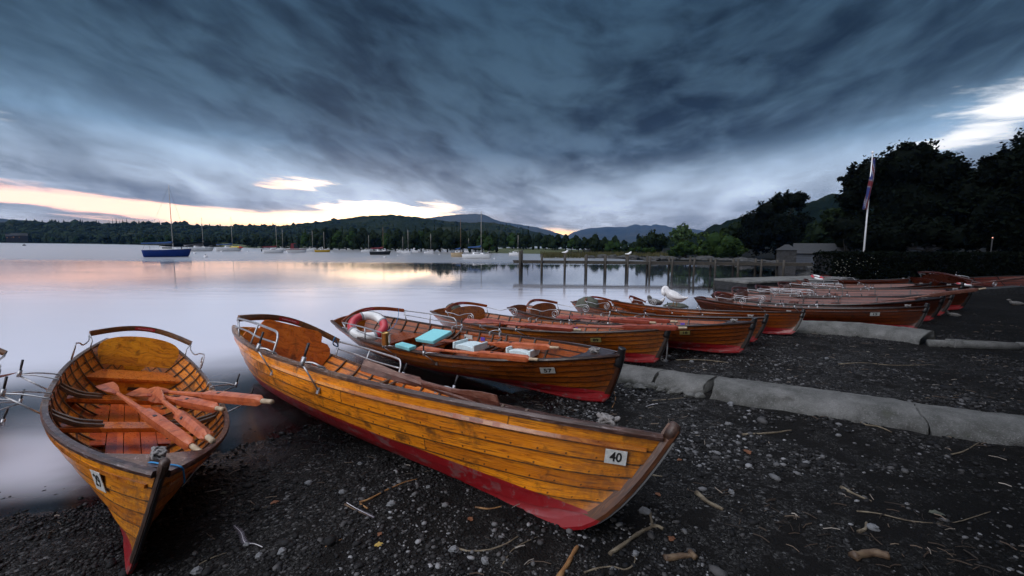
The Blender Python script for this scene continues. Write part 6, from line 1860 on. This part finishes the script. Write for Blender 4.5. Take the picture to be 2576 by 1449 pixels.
    if mast_px is not None:
        mx = (azim(mast_px) - azim(xc)) * r; mh = elev_at(mast_px, mast_top, r); mr = max(.035, .010 * mh ** .5 * 1.5)
        mh_ = mh
        MB().tube([(mx, 0, dz), (mx, 0, dz + (mh_ - dz) * .6), (mx, 0, mh_)], mr, 8, radii=[1, .9, .55]).build('mast', M_[mat_m], root)
        MB().box((mx, 0, dz + (mh_ - dz) * .55), (.02, B * .8, .03)).build('spreader', M_[mat_m], root)
        bl = (boom[1] - boom[0]) * m if boom != (0, 0) else .34 * L
        bz = dz + .55 * fb + .12 if boom_y is None else elev_at(mast_px, boom_y, r)
        bm_ = MB().tube([(mx, 0, bz), (mx - s * bl, 0, bz + .03)], .03, 6).build('boom', M_[mat_m], root)
        if cover:
            if not motor:
                MB().tube(smooth_path([(mx - s * .02, 0, bz + .22), (mx - s * bl * .3, 0, bz + .13), (mx - s * bl, 0, bz + .07)], 4), .10, 8, radii=[1.2, 1.3, 1.3, 1.25, 1.2, 1.1, 1.0, .9, .75]).build('sail_cover', M_[cover], root)
        if stays:
            st_ = MB(); st_.tube([(mx, 0, mh_ * .98), (s * L * .48, 0, dz)], .010, 4); st_.build('forestay', M_['dmetal'], root)
            st_ = MB(); st_.tube([(mx, 0, mh_ * .98), (-s * L * .48, 0, dz)], .008, 4); st_.build('backstay', M_['dmetal'], root)
            for yy in (-1, 1): MB().tube([(mx, 0, mh_ * .9), (mx, yy * B * .42, dz)], .007, 4).build('shroud', M_['dmetal'], root)
    # guard rails fore and aft
    for e, t0 in ((1, 'pulpit'), (-1, 'pushpit')):
        xx = e * .40 * L * s
        g = MB(); g.tube(smooth_path([(xx - e * s * .06 * L, -.22 * B, dz), (xx - e * s * .05 * L, -.22 * B, dz + .4 * fb + .12), (xx + e * s * .07 * L, 0, dz + .45 * fb + .14), (xx - e * s * .05 * L, .22 * B, dz + .4 * fb + .12), (xx - e * s * .06 * L, .22 * B, dz)], 3), .014, 5)
        g.build(t0, M_['metal'], root)
    if outboard:
        MB().box((-s * (.5 * L + .12), 0, fb * .9), (.18, .16, .42)).build('outboard_motor', M_['dark_canvas'], root)
    return root, m, dz
yacht('blue hulled yacht with white deck, largest boat on the left', 359, 485, 646, 632.5, 437, 466, 'blue_hull', 'blue_canvas', (389, 437), boom_y=614)
yacht('white yacht with black sail cover just right of the blue one', 460, 540, 632, 625, 512, 546, cover='dark_canvas', boom=(480, 512), outboard=True)
ky, km, kd = yacht('white yacht carrying a kayak on its foredeck', 542, 610, 632, 624.5, 585.5, 545.5, cover='blue_canvas', boom=(556, 584))
o = MB().tube(smooth_path([(-1.2, 0, 0), (-.8, 0, .05), (0, 0, .06), (.45, 0, .06)], 4), .20, 10, radii=[.15, .45, .65, .8, .9, .95, 1, 1, 1, 1, 1, 1, 1]).build('kayak', M_['kayak_y']); 
kp = at(595, 632, 0); kr = math.hypot(kp.x, kp.y); o.location = (kp.x, kp.y, elev_at(595, 623, kr)); o.rotation_euler = (0, 0, -math.atan2(kp.x, kp.y)); tag(o, 'yellow and red kayak lying on the foredeck of the white yacht', 'kayak')
MB().tube([(.45, 0, .06), (.75, 0, .06), (1.05, 0, .03), (1.3, 0, 0)], .20, 10, radii=[1, .9, .6, .15]).build('bow_end', M_['kayak_r'], o)
yacht('white yacht with an outboard motor and maroon sail cover', 661, 716, 636.7, 630, 697, 561, cover='maroon', boom=(668, 696), outboard=True)
yacht('white yacht half hidden behind the maroon cruiser', 696, 722, 631, 626, 712, 575, cover=None)
yacht('white and red cabin cruiser with maroon canopy', 720, 773, 635, 627, None, None, cover='maroon', motor=True, band='maroon', cabin=False, name='cabin_cruiser')
yacht('white yacht between the cruiser and the yellow yacht', 768, 795, 632.5, 627, 787, 580)
yacht('yellow hulled yacht with white cabin', 791, 832, 634, 629.5, 816, 583, 'yellow_hull')
yacht('white yacht behind the left end of the black yacht', 908, 935, 634, 629.5, 928, 591, cover=None)
yacht('black hulled yacht with maroon sail cover', 929.5, 984, 640.7, 633, 964.6, 571, 'black_hull', 'maroon', (935, 964), mat_m='wood_mast')
yacht('small white yacht behind the left of the pair of masts', 998, 1017, 635, 631, 1013.7, 595.5)
yacht('white yacht in front of the small white motor boat', 1010, 1036, 638.5, 633, 1027, 578)
yacht('small white motor boat right of the pair of masts', 1036, 1054, 634.6, 630.5, None, None, motor=True, cover='white_hull', cabin=False, name='motor_boat')
yacht('lone small white yacht left of the brown masted yacht', 1066, 1093, 638, 633, 1084, 588)
yacht('cream planked yacht with tall brown mast and blue cover', 1134, 1165, 646, 636, 1159, 550, 'cream_hull', 'blue_canvas', (1145, 1158), mat_m='wood_mast')
yacht('tall white yacht with dark blue sail cover, largest near the jetty', 1162, 1239, 650.5, 640, 1210.5, 531, cover='blue_canvas', boom=(1176, 1209), boom_y=624)
yacht('white yacht half hidden behind the tall white yacht', 1168, 1196, 635, 630.5, 1179, 599)
yacht('furthest small yacht whose mast stands left of the tall white mast', 1183, 1204, 634, 630, 1191, 591)
yacht('small white yacht nearest the end of the jetty', 1280, 1308, 642.5, 636, 1303, 591)
def buoy(px, py, s, lab, mat='buoy'):
    p = at(px, py + 2, 0); r = math.hypot(p.x, p.y); R_ = s / FPX * r
    root = empty('mooring_buoy', p); tag(root, lab, 'buoy', 'mooring buoys on the lake')
    MB().lathe([(.2 * R_, -.6 * R_), (.8 * R_, -.4 * R_), (R_, .1 * R_), (.85 * R_, .6 * R_), (.3 * R_, .95 * R_)], n=12).build('float', M_[mat], root)
    MB().tube([(0, 0, .9 * R_), (0, 0, 1.5 * R_)], .12 * R_, 6).build('ring_post', M_['dmetal'], root)
for a in [(517, 645, 4, 'white buoy below the mast of the yacht beside the blue one'), (558, 631, 2.5, 'small white buoy in front of the kayak yacht'), (624, 632, 2, 'small white buoy right of the kayak yacht'), (724, 634, 2.8, 'white buoy under the left end of the maroon cruiser'), (967.5, 646, 3.2, 'white buoy below the black yacht'), (1001, 640.7, 1.8, 'tiny buoy left of the pair of masts'), (1105, 638, 1.8, 'tiny white buoy right of the lone small yacht'), (1243.7, 649, 2, 'small buoy off the bow of the tall white yacht'), (835, 632.5, 1.8, 'tiny buoy off the yellow yacht')]:
    buoy(*a)
buoy(61, 616, 2.2, 'dark buoy alone on the far left water', 'black')
buoy(490, 636, 2.8, 'pale marker float off the bow of the blue yacht')

# ------------------------------------------------------------------ birds
def bird(name, label, cat, feet, zf, pts, mat, legs, bill=None, leg_mat='stick_orange', group=None, wing=None):
    p = at(*feet, zf); r = math.hypot(p.x, p.y); d = ray(*feet); depth = (p - CAMP).dot(_f); k = depth / FPX; a = math.atan2(p.x, p.y)
    root = empty(name, p, -a); tag(root, label, cat, group)
    P = [Vector(((x - feet[0]) * k, 0 if len(q) < 4 else q[3] * k, (feet[1] - y) * k)) for q in pts for x, y in [(q[0], q[1])]]
    R_ = [q[2] * k for q in pts]; S_ = smooth_path(P, 5); RR = [v.x for v in smooth_path([Vector((r_, 0, 0)) for r_ in R_], 5)]
    mb = MB().tube(S_, 1.0, 16, radii=[max(r_, .002) for r_ in RR]); mb.build('body', M_[mat], root)
    for lx, ly in legs:
        l = MB(); x = (lx - feet[0]) * k; t = (feet[1] - ly) * k
        l.tube([(x, 0, 0), (x + .01, 0, t * .5), (x, 0, t)], .011, 6); l.box((x - .02, -.01, .006), (.07, .05, .01)); l.build('leg', M_[leg_mat], root)
    if bill: MB().tube([Vector(((x - feet[0]) * k, 0, (feet[1] - y) * k)) for x, y in bill], .012, 6, radii=[1.2, .5]).build('bill', M_['stick_orange'], root)
    if wing:
        for s in (-1, 1):
            W = [Vector(((x - feet[0]) * k, s * w_ * k, (feet[1] - y) * k)) for x, y, w_, r_ in wing]
            wb_ = MB().tube(smooth_path(W, 4), 1.0, 10, radii=[v.x for v in smooth_path([Vector((q[3] * k, 0, 0)) for q in wing], 4)]); wb_.build('wing', M_['grey_goose' if mat == 'grey_goose' else mat], root)
    return root
M_['goose'] = simple('white_plumage', (.72, .71, .72), .8, scale=18, lo=.82, hi=1.08, bump=.5, bd=.01)
M_['grey_goose'] = simple('grey_plumage', (.10, .095, .09), .8, scale=40, lo=.5, hi=1.9, bump=.4, bd=.01)
bird('goose', 'white goose standing and preening on the goose boat', 'goose', (1697, 770), .52,
     [(1728, 746, 1.2), (1720, 749, 4.5), (1709, 750.5, 9.5), (1698, 747, 12.5), (1688, 742, 12.5), (1680, 736, 10), (1676, 729.5, 7.5), (1674.5, 725.5, 6.2, 1), (1670, 726.5, 5.2, -2), (1668, 732, 4.4, -5), (1669, 738, 4.6, -8), (1671, 743, 2.6, -9)], 'goose', [(1693, 757), (1701, 757)], bill=[(1671, 742), (1673, 748)], wing=[(1684, 738, 9, 3), (1692, 744, 10.5, 5.5), (1706, 748, 9, 5), (1722, 748, 4, 1.4)])
bird('goose', 'grey goose resting low behind the handrail arch', 'goose', (1647, 768), .50,
     [(1664, 757, 1.5), (1658, 760, 6), (1648, 760, 8.5), (1639, 758, 8), (1634, 753, 5), (1631.5, 748, 3.6), (1633, 746, 3.4, -2), (1639, 749, 2.0, -4)], 'grey_goose', [], wing=[(1638, 757, 6, 3), (1648, 759, 7, 4.5), (1662, 759, 3, 1.4)])
bird('goose', 'low white goose between the grey goose and the standing one', 'goose', (1663, 770), .48,
     [(1671, 748, 1.0), (1668, 752, 3.0), (1664, 758, 4.5), (1660, 763, 5), (1656, 765, 3.5)], 'goose', [])
def duck(lab, feet):
    bird('duck', lab, 'duck', feet, gz(at(*feet, .3).x, at(*feet, .3).y), [(feet[0] + 14, feet[1] - 5, 1), (feet[0] + 7, feet[1] - 5, 4.2), (feet[0], feet[1] - 5, 5.2), (feet[0] - 7, feet[1] - 6, 4.2), (feet[0] - 10, feet[1] - 9, 2.8), (feet[0] - 12, feet[1] - 12, 2.6), (feet[0] - 17, feet[1] - 12, .8)], 'grey_goose', [(feet[0] - 2, feet[1] - 3), (feet[0] + 2, feet[1] - 3)], group='ducks on the beach')
duck('dark duck resting on the shingle right of boat 15', (2398, 797)); duck('dark duck on the shingle near the right edge', (2556, 768))
# the boat beyond the left edge, of which a rowlock and an oar reach into view
def left_boat():
    pose = [-5.341, 5.869, -0.033, -0.847, 0.027, -0.269, 1.002, 0.843, 1.099]
    a = at(585, 955, .6); b = at(-75, 1005, .6); pose[0] += (b - a).x; pose[1] += (b - a).y
    make_boat('rowing boat beyond the left edge of which a rowlock and oar show', pose=pose, ax=.62, out=.30, head='round', tint=(.9, .85, .9))
left_boat()
# ------------------------------------------------------------------ render settings
scene.view_settings.view_transform = 'Standard'
scene.view_settings.look = 'None'
scene.view_settings.exposure = -0.3
scene.view_settings.gamma = 1.0
scene.render.engine = 'CYCLES'
scene.cycles.use_denoising = True
scene.cycles.use_adaptive_sampling = True
scene.cycles.adaptive_threshold = 0.02
scene.cycles.max_bounces = 6
scene.cycles.diffuse_bounces = 2
scene.cycles.glossy_bounces = 3
scene.cycles.transparent_max_bounces = 6
scene.cycles.volume_bounces = 0
scene.cycles.sample_clamp_indirect = 6
scene.cycles.volume_max_steps = 64
